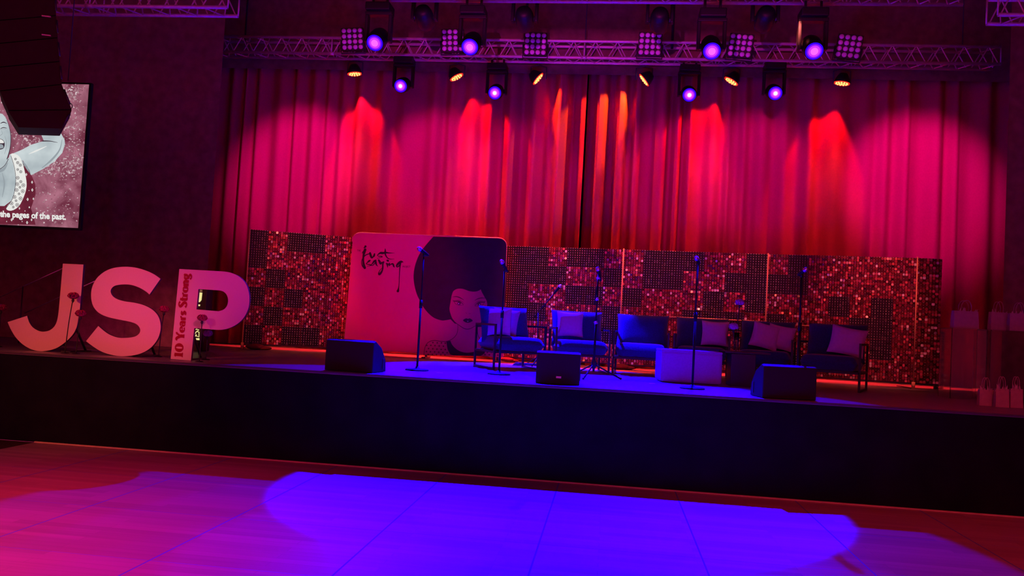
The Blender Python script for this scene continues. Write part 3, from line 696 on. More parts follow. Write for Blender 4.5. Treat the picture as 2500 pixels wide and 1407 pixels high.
shimmer(A0, A1, B('BBBMBBM','BBBBMMB','BBMMBBM','BBBMMMB','MMMMMMB','MMMMMMM'), 'sequin wall just beside the banner, behind the first two armchairs', [])
shimmer(A1, A2, B('MBBBMMB','MBBMMBB','BMMMBMB','MMMBBBM','BBMMBMM','MMMBMMB'), 'sequin wall behind the pouf, with an orange lit cross bar', [0.0], bar=(.75, 2.1, 1.0-.14))
shimmer(A2, A3, B('MBMMMMM','BBMMMMM','MMMBMBM','BMMMBBM','MMMMMBM','BBMMMMM'), 'sequin wall behind the armchair nearest the gift bags', [0.0], bar=(0.0, .75, 1.0-.17))
shimmer(A3, A4, B('M','M','M','M','M','M'), 'narrow one panel wide sequin wall ending the row beside the gift bags', [0.0])
for (px, py, lab, sc) in ((624,846,'red sandbag at the foot of the pole beside the P', 1.0), (1512,900,'red sandbag under the third armchair', 1.0), (1838,918,'red sandbag behind the black side table', 1.0), (1237,872,'red sandbag at the corner of the pink banner', .8)):
    q = PZ(px, py, 1.0); q.y = min(q.y, 4.6)
    yy = {624: 3.75, 1512: 4.4, 1838: 4.15, 1237: 4.55}[px]; q = PY(px, py, yy)
    mb = MB(); mb.ball((q.x, yy, 1.045*1), .16*sc, 10, sc=(1.0,.75,.28)); mb.ball((q.x+.13*sc, yy+.03, 1.03), .12*sc, 10, sc=(1.0,.8,.25))
    tag(mb.build('sandbag', M['sand']), lab, 'sandbag', 'sandbags on the pole feet')

# ------------------------------------------------------------------ armchairs and cushions
def cushion_mesh(w, h, t, n=14, pw=2.6, pinch=.06):
    vs = []; fs = []
    for s_ in (1, -1):
        for j in range(n+1):
            for i in range(n+1):
                u = -1 + 2*i/n; v = -1 + 2*j/n
                k = max(0, (1-abs(u)**pw)*(1-abs(v)**pw))**.5
                e = 1 - pinch*((1-u*u)*(v*v) ) ; e2 = 1 - pinch*((1-v*v)*(u*u))
                vs.append(Vector((u*w/2*e2, s_*t/2*k, v*h/2*e)))
        o = (0 if s_ == 1 else (n+1)**2)
        for j in range(n):
            for i in range(n): fs.append([o+j*(n+1)+i, o+j*(n+1)+i+1, o+(j+1)*(n+1)+i+1, o+(j+1)*(n+1)+i])
    return vs, fs
def add_cushion(mb, w, h, t, mtx, **k):
    vs, fs = cushion_mesh(w, h, t, **k); mb.add([mtx @ v for v in vs], fs, 0, True); return mb
CW, CD, AH = .74, .72, .61
def make_chair(loc, rz, label):
    t = thing('armchair', label, 'armchair', loc, rz, 'armchairs along the sequin walls')
    q = .026
    for sx in (-1, 1):
        x = sx*CW/2
        for sy in (-1, 1):
            MB().box((x, sy*CD/2, AH/2), (q,q,AH)).build('leg', M['chairm'], t)
        MB().box((x, 0, AH-q/2), (q, CD, q)).build('armrest', M['chairm'], t)
        MB().box((x, 0, q/2), (q, CD-q, q)).build('runner', M['chairm'], t)
    sr = MB()
    for sy in (-1, 1): sr.box((0, sy*CD/2, .235), (CW, q, q))
    for sx in (-1, 1): sr.box((sx*CW/2, 0, .235), (q, CD, q))
    sr.box((0,0,.24), (CW-.03, CD-.03, .02)); sr.build('seat_frame', M['chairm'], t)
    mb = MB(); add_cushion(mb, CW-.05, CD+.02, .20, Matrix.Translation((0,-.03,.345)) @ Matrix.Rotation(PI/2, 4, 'X'), n=22, pw=11, pinch=.02)
    mb.build('seat_cushion', M['seat'], t)
    mb = MB(); add_cushion(mb, CW+.0, .54, .25, Matrix.Translation((0, CD/2-.13, .60)) @ Matrix.Rotation(-.34, 4, 'X'), n=18, pw=5, pinch=.05)
    mb.build('back_cushion', M['seat'], t)
    return t
def gpos(px, py): 
    p = PZ(px, py, 1.0); return p
chairs = [((-1.36, 2.72), .52, 'navy armchair with two pale pillows, turned in beside the banner'),
          ((-.42, 3.02), .20, 'navy armchair with one wrinkled blue lit pillow behind the middle monitor'),
          (( .46, 3.20), -.06, 'navy armchair without any pillow, its fluffy seat lit blue'),
          ((1.30, 3.27), -.10, 'dark armchair with a square pillow standing behind the pouf'),
          ((2.15, 3.10), -.26, 'dark armchair with two overlapping pink pillows'),
          ((2.90, 2.50), -.40, 'dark armchair nearest the gift bags with one pillow against its arm')]
CH = []
proto = make_chair((*chairs[0][0], 1.0), chairs[0][1], chairs[0][2]); CH.append(proto)
for (xy, rz, lab) in chairs[1:]: CH.append(dup(proto, (*xy, 1.0), rz, lab))
def throw(ci, lx, ly, lz, w, h, yaw, lean, roll, label):
    c = CH[ci]; M4 = Matrix.Translation(c.location) @ Matrix.Rotation(c.rotation_euler.z, 4, 'Z')
    p = M4 @ Vector((lx, ly, lz))
    o = thing('throw_pillow', label, 'pillow', p, group='pale throw pillows on the armchairs', rot=Euler((lean, roll, c.rotation_euler.z + yaw), 'XYZ'))
    bpy.data.objects.remove(o)
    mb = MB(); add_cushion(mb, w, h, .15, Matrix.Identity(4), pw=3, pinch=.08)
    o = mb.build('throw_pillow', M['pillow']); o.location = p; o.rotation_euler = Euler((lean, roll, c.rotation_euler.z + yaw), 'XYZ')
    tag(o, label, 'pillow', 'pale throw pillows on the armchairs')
throw(0, -.10, -.02, .64, .38, .38, -.55, -.22, .1, 'mauve pillow overlapping another on the chair beside the banner')
throw(0, -.22, -.12, .64, .40, .38, -1.05, -.10, -.05, 'mauve pillow leaning on the arm of the chair beside the banner')
throw(1, -.14, -.01, .66, .38, .37, -.1, -.24, .0, 'wrinkled pillow shining blue on the second chair from the banner')
throw(3, .18, -.02, .64, .38, .36, .05, -.22, .02, 'square purple pillow behind the pouf')
throw(4, .0, -.10, .64, .38, .36, .15, -.26, .22, 'magenta pillow in front on the two pillow chair beside the vase')
throw(4, .20, -.02, .63, .36, .35, .1, -.24, .16, 'violet pillow tucked behind a magenta one')
throw(5, .18, -.08, .63, .44, .38, .1, -.28, .16, 'purple pillow on the armchair nearest the gift bags')

# pouf and side table
pc = Vector((1.01, 2.02, 1.0))
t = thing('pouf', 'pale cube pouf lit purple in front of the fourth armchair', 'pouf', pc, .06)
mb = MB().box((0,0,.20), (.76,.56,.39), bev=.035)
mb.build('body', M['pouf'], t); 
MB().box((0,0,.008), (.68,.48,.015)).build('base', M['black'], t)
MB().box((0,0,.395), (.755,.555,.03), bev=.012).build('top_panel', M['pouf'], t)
t = thing('side_table', 'black pedestal side table with a thin wide top beside the pouf', 'table', (1.66, 2.0, 1.0), .05)
MB().box((0,0,.2), (.30,.30,.4), bev=.006).build('pedestal', M['tabled'], t)
MB().box((.05,.06,.415), (.56,.42,.025), bev=.006).build('tabletop', M['tabled'], t)
tz = 1.428
vx = PY(1797, 862, 2.06)
t = thing('glass_vase', 'slender clear glass vase of flowers on the black side table', 'vase', (vx.x, 2.06, tz))
MB().lathe([(.0001,.002),(.035,.002),(.038,.01),(.03,.10),(.034,.24),(.031,.24),(.027,.10),(.034,.014),(.0001,.012)], 20).build('body', M['glass'], t)
flower(1806, 738, 2.06, tz+.015, 'lilac flower, the taller of two in the glass vase', M['petalp'], .062, -.03, 'lilac flowers in the glass vase', 31, False)
flower(1791, 797, 2.04, tz+.015, 'lilac flower, the shorter of two in the glass vase', M['petalp'], .066, .015, 'lilac flowers in the glass vase', 32, False)

# ------------------------------------------------------------------ microphones and stands
def microphone(tip, dirv_, label, L=.13):
    d = Vector(dirv_).normalized(); R = aim_mtx(d).to_4x4()
    t = thing('microphone', label, 'microphone', tip, group='microphones on stands')
    t.rotation_euler = R.to_euler()
    MB().lathe([(.0001,.055),(.014,.052),(.024,.038),(.027,.018),(.025,.0),(.022,-.008)], 16).build('grille', M['chrome'], t)
    MB().lathe([(.026,.004),(.027,-.002),(.022,-.012),(.019,-.06),(.014,-L),(.0001,-L)], 16).build('body', M['stand'], t)
    return t
def round_stand(bx, by, topx, topy, label, mlabel, mdir=(.55,-.1,-.35), y=None):
    b = PZ(bx, by, 1.0) if y is None else PY(bx, by, y); b.z = 1.0
    h = PY(topx, topy, b.y).z - 1.0
    t = thing('microphone_stand', label, 'mic stand', b, group='round base microphone stands')
    MB().lathe([(.0001,.0),(.14,.0),(.142,.008),(.135,.018),(.03,.026),(.018,.05),(.0001,.05)], 28).build('base', M['stand'], t)
    MB().tube([(0,0,.03),(0,0,h*.58)], .0135, 10).build('lower_pole', M['stand'], t)
    MB().tube([(0,0,h*.56),(0,0,h-.03)], .009, 10).build('upper_pole', M['stand'], t)
    MB().tube([(0,0,h*.53),(0,0,h*.60)], .02, 12).build('clutch', M['stand'], t)
    MB().tube([(0,0,h*.585),(.004,-.012,h*.60)], .008, 8).build('clutch_knob', M['chrome'], t)
    d = Vector(mdir).normalized()
    MB().tube([Vector((0,0,h-.04)), Vector((0,0,h)), Vector((0,0,h))+d*.05], .015, 10).build('clip', M['black'], t)
    microphone(b + Vector((0,0,h+.014)) - d*.055, -d, mlabel)
    return t
round_stand(1018, 905, 1036, 619, 'slim mic stand on round base in front of the banner hair', 'blue lit microphone in front of the banner hair', (.5,.6,-.35))
round_stand(1218, 915, 1234, 655, 'slim mic stand on round base in front of the first armchair', 'blue lit microphone at the banner edge above the first armchair', (.35,.45,-.6))
round_stand(1690, 950, 1703, 640, 'slim mic stand on round base in front of the pouf', 'blue lit microphone above the pouf', (.3,.85,-.25))
round_stand(1946, 968, 1951, 668, 'slim mic stand rising behind the monitor by the last armchairs', 'blue lit microphone above the monitor by the last armchairs', (-.25,.85,-.3))
# tripod with two clips
b = PZ(1448, 925, 1.0); hh = PY(1457, 662, b.y).z - 1
t = thing('microphone_stand', 'tripod mic stand with folded boom in front of the second armchair', 'mic stand', b)
for a in (.35, 2.5, 4.4):
    d = Vector((math.cos(a), math.sin(a), 0)); lg = MB().tube([Vector((0,0,.17))+d*.02, d*.36 + Vector((0,0,.012))], .009, 8).build('leg', M['stand'], t)
    MB().ball(d*.36 + Vector((0,0,.014)), .014, 8).build('rubber_foot', M['cable'], lg)
MB().tube([(0,0,.09),(0,0,.7)], .014, 10).build('lower_pole', M['stand'], t)
MB().lathe([(.016,.12),(.028,.14),(.032,.2),(.018,.24)], 12).build('leg_hub', M['black'], t)
MB().tube([(0,0,.68),(0,0,hh-.05)], .0095, 10).build('upper_pole', M['stand'], t)
for z, nm in ((.68,'clutch'), (hh-.36,'boom_clamp'), (hh-.10,'clip')):
    MB().tube([(-.02,-.01,z),(.02,-.01,z+.02)], .018, 10).build(nm, M['badge'], t)
MB().tube([(-.03,-.02,hh-.42),(.012,-.015,hh-.02)], .008, 8).build('boom_arm', M['stand'], t)
microphone(b + Vector((0,-.01,hh)), (-.25,-.2,.9), 'blue lit microphone on the tripod stand')
# boom stand behind the armchairs
yb_ = 3.72
b = PY(1313, 880, yb_); b.z = 1.0
a = PY(1314, 764, yb_); e = PY(1362, 706, yb_)
t = thing('microphone_stand', 'dark boom mic stand behind the first two armchairs', 'mic stand', b)
MB().tube([b + Vector((0,0,.02)), Vector((a.x, a.y, a.z))], .01, 8).build('pole', M['stand'], t, True)
MB().tube([a + (a-e)*.2, e], .008, 8).build('boom_arm', M['stand'], t, True)
for k in (.4, 2.4, 4.5):
    d = Vector((math.cos(k), math.sin(k), 0)); MB().tube([b + Vector((0,0,.15)), b + d*.28 + Vector((0,0,.012))], .008, 8).build('leg', M['stand'], t, True)
microphone(e + (e-a).normalized()*.03, (e-a), 'dark microphone on the end of the boom arm')

# ------------------------------------------------------------------ stage monitors
def monitor(loc, rz, w, label, badge, group='wedge monitors along the stage edge'):
    t = thing('stage_monitor', label, 'stage monitor', loc, rz, group)
    # profile in y,z : back (towards the hall) upright, sloping grille towards the performers
    prof = [(-.19,.0),(-.19,.33),(-.13,.345),(.04,.27),(.17,.13),(.19,.0)]
    mb = MB(); k = len(prof)
    vs = [(-w/2, y, z) for y, z in prof] + [(w/2, y, z) for y, z in prof]
    mb.add(vs, [list(range(k)), list(range(2*k-1, k-1, -1))] + [[i, (i+1) % k, k+(i+1) % k, k+i] for i in range(k)], 0)
    o = mb.build('cabinet', M['cab'], t)
    bv = o.modifiers.new('bevel', 'BEVEL'); bv.width = .008; bv.segments = 2
    g3 = [(-.12,.3435),(.04,.274),(.168,.137)]; gv = []
    for e_ in (.002, .007):
        for y, z in g3: gv += [(-w*.46, y+e_*.6, z+e_*.8), (w*.46, y+e_*.6, z+e_*.8)]
    MB().add(gv, [[0,1,3,2],[2,3,5,4],[6,7,9,8],[8,9,11,10],[0,1,7,6],[4,5,11,10],[0,2,8,6],[2,4,10,8],[1,3,9,7],[3,5,11,9]]).build('grille', M['grille'], t)
    for sx in (-1, 1): MB().box((sx*(w/2+.002), .10, .09), (.008,.035,.12), bev=.003).build('handle', M['black'], t)
    if badge: MB().box((.01, -.193, .075), (.055,.006,.022), bev=.002).build('badge', M['badge'], t)
    for sx in (-1, 1): MB().box((sx*w*.42, -.1, -.0), (.04,.04,.012)).build('rubber_foot', M['cable'], t)
    return t
def mon_at(xa, ya, xb, yb):
    a, b_ = PZ(xa, ya, 1.0), PZ(xb, yb, 1.0); return a, b_
monitor((-2.80, .33, 1.003), -.13, .57, 'black wedge monitor nearest the letter P', False)
monitor((-.53, .36, 1.003), .03, .47, 'black wedge monitor with a small badge in front of the second armchair', True)
monitor((1.83, .27, 1.003), .17, .56, 'black wedge monitor in front of the last two armchairs', False)

# ------------------------------------------------------------------ gift bags and acrylic plinths
def plinth(xa, xb, y, ztop, label):
    w = xb-xa; t = thing('acrylic_plinth', label, 'plinth', ((xa+xb)/2, y, 1.0), group='clear acrylic plinths')
    hh = ztop-1.0; d = .36; th = .012
    mb = MB()
    mb.box((0,-d/2,hh/2), (w,th,hh)).box((0,d/2,hh/2), (w,th,hh)).box((-w/2,0,hh/2), (th,d,hh)).box((w/2,0,hh/2), (th,d,hh))
    mb.build('side_panel', M['acryl'], t)
    MB().box((0,0,hh-.006), (w,d,.012)).build('top_panel', M['acryl'], t)
    return t
p1 = plinth(4.17, 4.575, 2.2, 1.865, 'clear acrylic plinth under a single gift bag')
p2 = plinth(4.62, 5.20, 2.2, 1.865, 'clear acrylic plinth under two gift bags')
def gift_bag(x, y, z, w, h, rz, label):
    t = thing('gift_bag', label, 'gift bag', (x, y, z), rz, 'paper gift bags')
    d = w*.4
    mb = MB()
    b4 = [(-w/2,-d/2),(w/2,-d/2),(w/2,d/2),(-w/2,d/2)]
    tw = .94
    vs = [(a, b_, 0) for a, b_ in b4] + [(a*tw, b_*.7, h) for a, b_ in b4]
    mb.add(vs, [[0,1,2,3],[0,1,5,4],[1,2,6,5],[2,3,7,6],[3,0,4,7]], 0)
    mb.build('body', M['bag'], t)
    for sy in (-1, 1):
        pts = [(-w*.2, sy*d*.33, h-.02), (-w*.19, sy*d*.36, h+.07), (-w*.08, sy*d*.4, h+.125), (w*.08, sy*d*.4, h+.125), (w*.19, sy*d*.36, h+.07), (w*.2, sy*d*.33, h-.02)]
        MB().tube(smooth2(pts, k=4), .004, 6).build('handle', M['bag'], t)
    mb = MB(); rnd = random.Random(int(x*100))
    for i in range(7):
        a = rnd.uniform(-.4,.4)*w; mb.add([(a-.03, -.02, h-.03), (a+.03, .02, h-.03), (a+rnd.uniform(-.03,.03), rnd.uniform(-.03,.03), h+rnd.uniform(.02,.06))], [[0,1,2]])
    mb.build('tissue_paper', M['tape'], t)
def bagat(px0, px1, ptop, y, z, rz, label):
    a = PY(px0, 780, y).x; b_ = PY(px1, 780, y).x; top = PY((px0+px1)/2, ptop, y).z
    gift_bag((a+b_)/2, y, z, b_-a, max(.12, top-z), rz, label)
bagat(2324, 2386, 760, 2.15, 1.867, .0, 'paper gift bag alone on the first acrylic plinth')
bagat(2414, 2459, 763, 2.22, 1.867, .1, 'paper gift bag on the wider plinth, nearest the lone bag')
bagat(2462, 2512, 766, 2.12, 1.867, -.05, 'paper gift bag cut by the frame edge on the wider plinth')
for (x0, x1, yt, y, lab) in ((2388,2424,952,1.05,'small paper gift bag on the stage under the first plinth'), (2428,2462,950,.95,'paper gift bag on the stage, middle of three under the plinths'), (2464,2496,950,1.0,'paper gift bag on the stage by the frame edge')):
    a = PY(x0, 960, y).x; b_ = PY(x1, 960, y).x; top = PY((x0+x1)/2, yt, y).z
    gift_bag((a+b_)/2, y, 1.001, b_-a, max(.14, top-1.0), .05, lab)
t = thing('folding_screen', 'dark framed low screen between the sequin wall and the plinths', 'screen', (4.98, 4.1, 1.0))
xa, xb = PY(2284,900,4.1).x, PY(2301,900,4.1).x
for xx in (xa, xb): MB().box((xx, 4.1, 1.42), (.035,.03,.84)).build('post', M['blackm'], t, True)
for zz in (1.02, 1.43, 1.83): MB().box(((xa+xb)/2, 4.1, zz), (xb-xa, .03, .035)).build('rail', M['blackm'], t, True)

# ------------------------------------------------------------------ trusses
def truss(p0, p1, s_, label, n, group='lighting trusses overhead'):
    p0, p1 = Vector(p0), Vector(p1); d = (p1-p0); L = d.length; d.normalize()
    t = thing('lighting_truss', label, 'truss', p0, group=group)
    sy = Vector((-d.y, d.x, 0)).normalized()*s_; sz = Vector((0,0,s_))
    c = [p0, p0+sy, p0+sz, p0+sy+sz]
    for q in c: MB().tube([q, q+d*L], .025, 10).build('chord', M['truss'], t, True)
    lt_ = MB(); st = L/n
    for i in range(n):
        for (a, b_) in ((c[0], c[2]), (c[1], c[3]), (c[0], c[1]), (c[2], c[3])):
            A_ = a + d*(i*st + .03); B_ = b_ + d*((i+.5)*st); C_ = a + d*((i+1)*st - .03)
            lt_.tube([A_, B_], .010, 6, caps=False); lt_.tube([B_, C_], .010, 6, caps=False)
    step = max(1, round(n/ (L/2.0)))
    for i in range(0, n+1, step):
        for (a, b_) in ((c[0], c[2]), (c[1], c[3])): lt_.tube([a + d*i*st, b_ + d*i*st], .012, 6)
    lt_.build('lattice', M['truss'], t, True)
    for f_ in (.04, .5, .96):
        q = c[2] + d*L*f_ + sy*.5; MB().tube([q, (q.x, q.y, 9.1)], .008, 6).build('hanging_chain', M['blackm'], t, True)
    for i in range(step, n, step):
        MB().tube([c[0]+d*(i*st-.05), c[0]+d*(i*st+.05)], .031, 10).build('coupler', M['truss'], t, True)
    return t
zc = 6.0
YT = 4.6
truss((-7.0, YT, zc), (5.75, YT, zc), .27, 'long back truss carrying the amber lamps above the sequin walls', 36)
truss((-3.6, 2.05, 6.03), (4.3, 2.05, 6.03), .30, 'front truss cut by the top of the frame, with four blue spotlights below', 22)
la = PY(150, 8, 1.2); lb = PY(556, 18, 1.2)
truss((la.x-1.5, 1.2, lb.z), (lb.x, 1.2, lb.z), .30, 'short truss end above the line array speaker', 10)
ra = PY(2436, 36, 1.5)
truss((ra.x, 1.5, ra.z), (ra.x+2.0, 1.5, ra.z), .30, 'truss end in the top corner above the gift bags', 6)
for (px, top) in ((1282, 80), (1641, 85), (598, 70)):
    p = PY(px, 110, YT+.1)
    tag(MB().tube([(p.x, p.y, 6.2), (p.x, p.y, 9.1)], .012 if px < 700 else .022, 6).build('hanging_cable', M['cable']), {1282:'dark hanging cable dropping to the back truss beside the third lamp grid', 1641:'dark hanging cable dropping to the back truss beside the fourth lamp grid', 598:'thin hanging cable over the far end of the back truss'}[px], 'cable', 'cables hanging to the truss')

# ------------------------------------------------------------------ moving heads
def moving_head(lens, aim, label, lit=True, s_=1.0, topz=None, group='moving head spotlights', hot=True):
    a = Vector(aim).normalized(); R = aim_mtx(a); pivot = Vector(lens) - a*.19*s_
    t = thing('moving_head_light', label, 'stage light', pivot, group=group)
    H4 = R.to_4x4()
    MB().lathe([(.0001,-.20),(.07,-.20),(.115,-.16),(.135,-.08),(.14,.05),(.135,.12),(.125,.185),(.115,.19)], 24, H4 @ Matrix.Scale(s_, 4)).build('head', M['black'], t)
    ln = MB()
    n = 24
    if lit:
        K = H4 @ Matrix.Scale(s_, 4)
        ln.lathe([(.118,.190),(.110,.196),(.098,.192)], n, K, 0)
        ln.lathe([(.098,.192),(.078,.196)], n, K, 3)
        ln.lathe([(.078,.196),(.050,.203)], n, K, 1)
        ln.lathe([(.050,.203),(.034,.208)], n, K, 4)
        ln.lathe([(.034,.208),(.02,.212),(.0001,.214)], n, K, 2 if hot else 4)
        ln.build('lens', [M['lensb'], M['lensp'], M['lensw'], M['lensm'], M['lensk']], t)
    else:
        ln.lathe([(.118,.190),(.08,.20),(.0001,.205)], n, H4 @ Matrix.Scale(s_, 4), 0); ln.build('lens', M['lensoff'], t)
    ax = Vector((1,0,0))
    hz = .34*s_
    for sx in (-1, 1):
        MB().box((sx*.175*s_, 0, hz*.42), (.045*s_, .12*s_, hz*1.15), bev=.01).build('yoke_arm', M['black'], t)
        MB().tube([(sx*.13*s_,0,0),(sx*.18*s_,0,0)], .04*s_, 12).build('pivot', M['blackm'], t)
    MB().box((0,0,hz+.02), (.40*s_, .14*s_, .05*s_), bev=.01).build('yoke_bridge', M['black'], t)
    MB().box((0,0,hz+.10*s_), (.36*s_, .30*s_, .12*s_), bev=.015).build('base', M['black'], t)
    if topz: 
        for sx in (-1, 1): MB().tube([(sx*.1,0,hz+.14*s_),(sx*.1,0,topz-pivot.z)], .018, 8).build('clamp', M['blackm'], t)
    return t
BLUE = (.004, .0, 1.0)
front = [((915,105), 'blue spotlight on the front truss above the first lamp grid'), ((1147,115), 'blue spotlight on the front truss beside the second lamp grid'),
         ((1738,125), 'blue spotlight on the front truss beside the fifth lamp grid'), ((1988,125), 'blue spotlight on the front truss beside the sixth lamp grid')]
YF = 2.1
fl = []
ftgt = [(-.55,-1.9,0), (-1.2,-.6,0), (.35,-.42,0), (-.45,-1.9,0)]
fpow = [3200, 17000, 17000, 3200]; fang = [28, 37, 38, 28]
for (pp, lab), tg, pw_, an in zip(front, ftgt, fpow, fang):
    c = PY(*pp, YF); vis = Vector((0,-1,-.75))
    moving_head(c, vis, lab, True, .95, 6.02, hot=False)
    fl.append(c)
    spot(c + Vector((0,-.06,-.05)), tg, BLUE, pw_, an, .12, .03)
back = [((978,210), 'blue spotlight hanging between the first two amber lamps'), ((1208,227), 'blue spotlight hanging between the second and third amber lamps'),
        ((1683,232), 'blue spotlight hanging between the fourth and fifth amber lamps'), ((1893,228), 'blue spotlight hanging between the last two amber lamps')]
YB = 4.62
btgt = [(-2.35,-2.6,0), (-1.35,-2.7,0), (-.35,-2.7,0), (.75,-2.5,0)]
bpow = [3000, 1300, 1300, 2600]
for (pp, lab), tg, bw in zip(back, btgt, bpow):
    c = PY(*pp, YB)
    moving_head(c, (.0,-1,-.42), lab, True, .9, 6.0)
    spot(c + Vector((0,-.06,-.04)), tg, (.004,.0,1.0), bw, 31, .12, .03)
for (pp, lab) in (((1035,48), 'unlit moving head turned to the curtain near the second lamp grid'), ((1280,52), 'unlit moving head turned to the curtain above the third lamp grid'),
                  ((1610,55), 'unlit moving head turned to the curtain above the fourth lamp grid'), ((1868,52), 'unlit moving head turned to the curtain near the fifth lamp grid')):
    c = PY(*pp, 2.62); moving_head(c + Vector((0,.2,0)), (0,1,-.25), lab, False, .95)

# ------------------------------------------------------------------ lamp grids on the back truss
def lamp_grid(px, py, roll, yaw, label):
    c = PY(px, py, YT-.17)
    t = thing('lamp_grid', label, 'stage light', c, group='four by four lamp grids on the back truss', rot=Euler((.1, roll, yaw), 'XYZ'))
    MB().box((0,.05,0), (.37,.09,.37), bev=.008).build('housing', M['black'], t)
    MB().tube([(-.2,.05,0),(-.2,.06,-.22),(.2,.06,-.22),(.2,.05,0)], .012, 6).build('bracket', M['blackm'], t)
    prof = [(.038,0),(.034,-.012),(.02,-.02),(.0001,-.023)]
    me = None
    for i in range(4):
        for j in range(4):
            if me is None:
                o = MB().lathe(prof, 14, Matrix.Rotation(-PI/2, 4, 'X')).build('lamp', M['lampoff'], t); me = o.data
            else:
                o = bpy.data.objects.new('lamp', me); COL.objects.link(o); o.parent = t
            o.location = (-.135+.09*i, 0.0, -.135+.09*j)
for px, py, r, y_, lab in ((860,95,.09,.1,'lamp grid, first on the back truss from the letters'), (1105,98,.06,.1,'lamp grid half hidden by a blue spotlight, second from the letters'), (1307,107,.0,.05,'bluish lamp grid, third on the back truss from the letters'),
                           (1587,107,-.03,-.05,'bluish lamp grid, fourth on the back truss from the letters'), (1808,111,-.12,-.12,'tilted lamp grid, fifth on the back truss from the letters'), (2073,113,-.15,-.15,'tilted lamp grid at the end nearest the gift bags')):
    lamp_grid(px, py, -r if False else r*-1, y_, lab)

# ------------------------------------------------------------------ amber pars
def par(px, py, tilt, label, col, tgtx):
    c = PY(px, py, YT+.30)
    d = Vector((math.sin(math.radians(tilt)), .04, -math.cos(math.radians(tilt)))).normalized()
    t = thing('par_lamp', label, 'stage light', c, group='amber par lamps under the back truss')
    R = aim_mtx(d).to_4x4()
    MB().lathe([(.0001,-.16),(.06,-.16),(.085,-.12),(.115,-.05),(.122,.0),(.118,.002)], 22, R).build('housing', M['black'], t)
    MB().lathe([(.123,.004),(.124,-.006),(.112,.004),(.110,-.004)], 22, R).build('rim', M['redring'], t)
    MB().lathe([(.112,-.004),(.0001,-.006)], 22, R).build('face', mat('dark_red_face', (.12,.01,.01), .3, var=.1), t)
    me = None; pts = [(0,0)] + [(.042*math.cos(2*PI*k/6), .042*math.sin(2*PI*k/6)) for k in range(6)] + [(.085*math.cos(2*PI*k/11), .085*math.sin(2*PI*k/11)) for k in range(11)]
    for (u, v) in pts:
        if me is None: o = MB().ball((0,0,0), .0145, 6).build('led', M['ledhot'], t); me = o.data
        else: o = bpy.data.objects.new('led', me); COL.objects.link(o); o.parent = t
        o.location = R @ Vector((u, v, .002))
    up_ = Vector((0,0,1))
    MB().tube([(-.13,0,0),(-.13,0,.2),(0,0,.24),(.13,0,.2),(.13,0,0)], .011, 6).build('yoke', M['blackm'], t)
    MB().tube([(0,0,.22),(0,0,6.0-c.z)], .016, 8).build('clamp', M['blackm'], t)
    tg = Vector((tgtx, YC, 3.6))
    spot(c + d*.03, c + Vector((d.x*.9, .42, d.z)), col, 150, 56, .3, .05)
    spot(c + d*.03, c + Vector((d.x*.4, -.03, -1)), (1,.14,.04), 300, 60, 1.0, .05)  # added wide spill to light the banner rim and wall tops
    spot(c + d*.03, c + Vector((0, -.075, -1)), (1,.02,.03), 4200, 62, .6, .05, oval=.19)      # extra flat beam, added to brighten the floor strip behind the walls
pars = ((866,181,7,'first amber par lamp from the letters, facing almost straight down',(1,.02,.06)), (1115,189,30,'amber par lamp tilted beside the second lamp grid',(1,.014,.015)), (1314,193,50,'steeply tilted amber par lamp under the third lamp grid',(1,.10,.005)),
        (1572,196,-50,'steeply tilted amber par lamp under the fourth lamp grid',(1,.34,.005)), (1785,199,-30,'amber par lamp tilted under the fifth lamp grid',(1,.014,.015)), (2055,204,-8,'amber par lamp nearest the gift bags',(1,.012,.01)))
for px, py, tl_, lab, cc in pars: par(px, py, tl_, lab, cc, 0)

# ------------------------------------------------------------------ small things on the stage
for k, (px, py) in enumerate(((1390,911),(1074,911),(1592,937))):
    p = PZ(px, py, 1.0)
    tag(MB().box((p.x, p.y, 1.0015), (.07,.05,.002)).build('tape_mark', M['tape']), ('white tape mark on the stage beside the tripod stand','white tape mark on the stage beside the first mic stand','white tape mark on the stage before the pouf')[k], 'tape mark', 'tape marks on the stage')
p = [PZ(x, y, 1.0) for x, y in ((1268,897),(1290,893),(1300,889),(1312,893),(1318,888))]
mbc = MB(); rnd = random.Random(5)
for i in range(7):
    pts = [(-1.15+rnd.uniform(-.25,.25), 3.75+rnd.uniform(-.25,.25), 1.012+.012*(i % 3)) for _ in range(5)]
    mbc.tube(smooth2(pts, k=5), .007, 5)
tag(mbc.build('coiled_cable', M['cable']), 'tangle of dark cable on the stage behind the first armchair', 'cable')

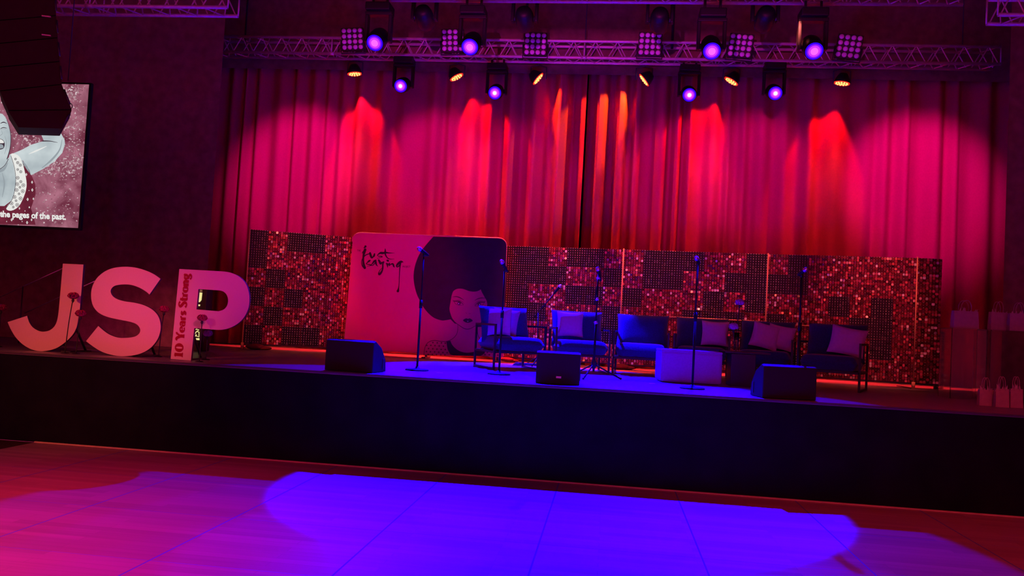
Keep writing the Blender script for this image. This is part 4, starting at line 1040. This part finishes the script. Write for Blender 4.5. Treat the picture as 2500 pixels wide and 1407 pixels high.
# ------------------------------------------------------------------ light
MAG = (1.0, .001, .55)
for (px, xh, pw_, py, an) in ((735,-4.5,620,420,42), (1062,-3.0,400,415,40), (1275,-1.5,210,430,38), (1640,.6,230,430,38), (1850,2.2,400,420,40), (2235,3.9,640,450,44)):
    c = PY(px, py, YC)
    spot((xh, 2.25, 5.75), c, MAG, pw_, an, .75, .08)
# front of house washes
spot((-4.0,-9.5,6.2), (-3.4,4.2,2.2), (1.0,.001,.05), 3500, 10.5, .7, .1)     # banner
spot((-7.5,-8.5,4.6), (-6.0,.3,1.05), (1.0,.14,.07), 1750, 22, 1.0, .1)     # letters, warm
spot((2.5,-9.0,6.0), (-4.9,.3,1.9), (1.0,.03,.32), 2900, 10, .9, .1)           # letters, magenta
spot((1.5,-9.5,6.4), (.9,2.6,1.6), (.35,.0,.75), 350, 18, .9, .1)          # armchairs, violet
spot((-1.0,-9.5,3.2), (-.7,4.6,6.2), (.95,.03,.65), 2900, 46, .9, .05, oval=.06)        # truss; lamp added, beam flattened to stay off the curtain
spot((-6.0,-10.0,6.5), (-4.9,-5.5,0), (1.0,.006,.12), 7800, 50, 1.0, .1)     # hall floor
spot((3.5,-6.0,8.5), (3.6,-1.6,0), (1.0,.03,.01), 900, 50, 1.0, .1)         # hall floor, dim red
spot((-2.06,4.5,5.35), (-1.0,2.1,1.0), BLUE, 20000, 48, .15, .03)            # armchairs, from the back truss
for k, (xa, xb, yb2) in enumerate(((-4.9,-4.9,4.2), (-1.0,-.95,4.6), (.7,.75,4.4), (2.2,2.25,4.25), (3.6,3.75,4.0))):   # sequin walls; added spots at the front truss, aimed to miss the chairs
    spot((xa, 2.1, 5.8), (xb, yb2, 2.1), (1.0,.16,.13), 700, 28, .8, .06)
wl = bpy.data.worlds.new('hall_air'); scene.world = wl; wl.use_nodes = True
bg = wl.node_tree.nodes['Background']; bg.inputs['Color'].default_value = (1.0,.04,.22,1); bg.inputs['Strength'].default_value = .75

scene.cycles.diffuse_bounces = 3; scene.cycles.glossy_bounces = 3; scene.cycles.max_bounces = 10
scene.cycles.caustics_reflective = False; scene.cycles.caustics_refractive = False
scene.view_settings.view_transform = 'Standard'; scene.view_settings.look = 'None'
scene.view_settings.exposure = 0; scene.view_settings.gamma = 1
scene.view_settings.use_curve_mapping = False
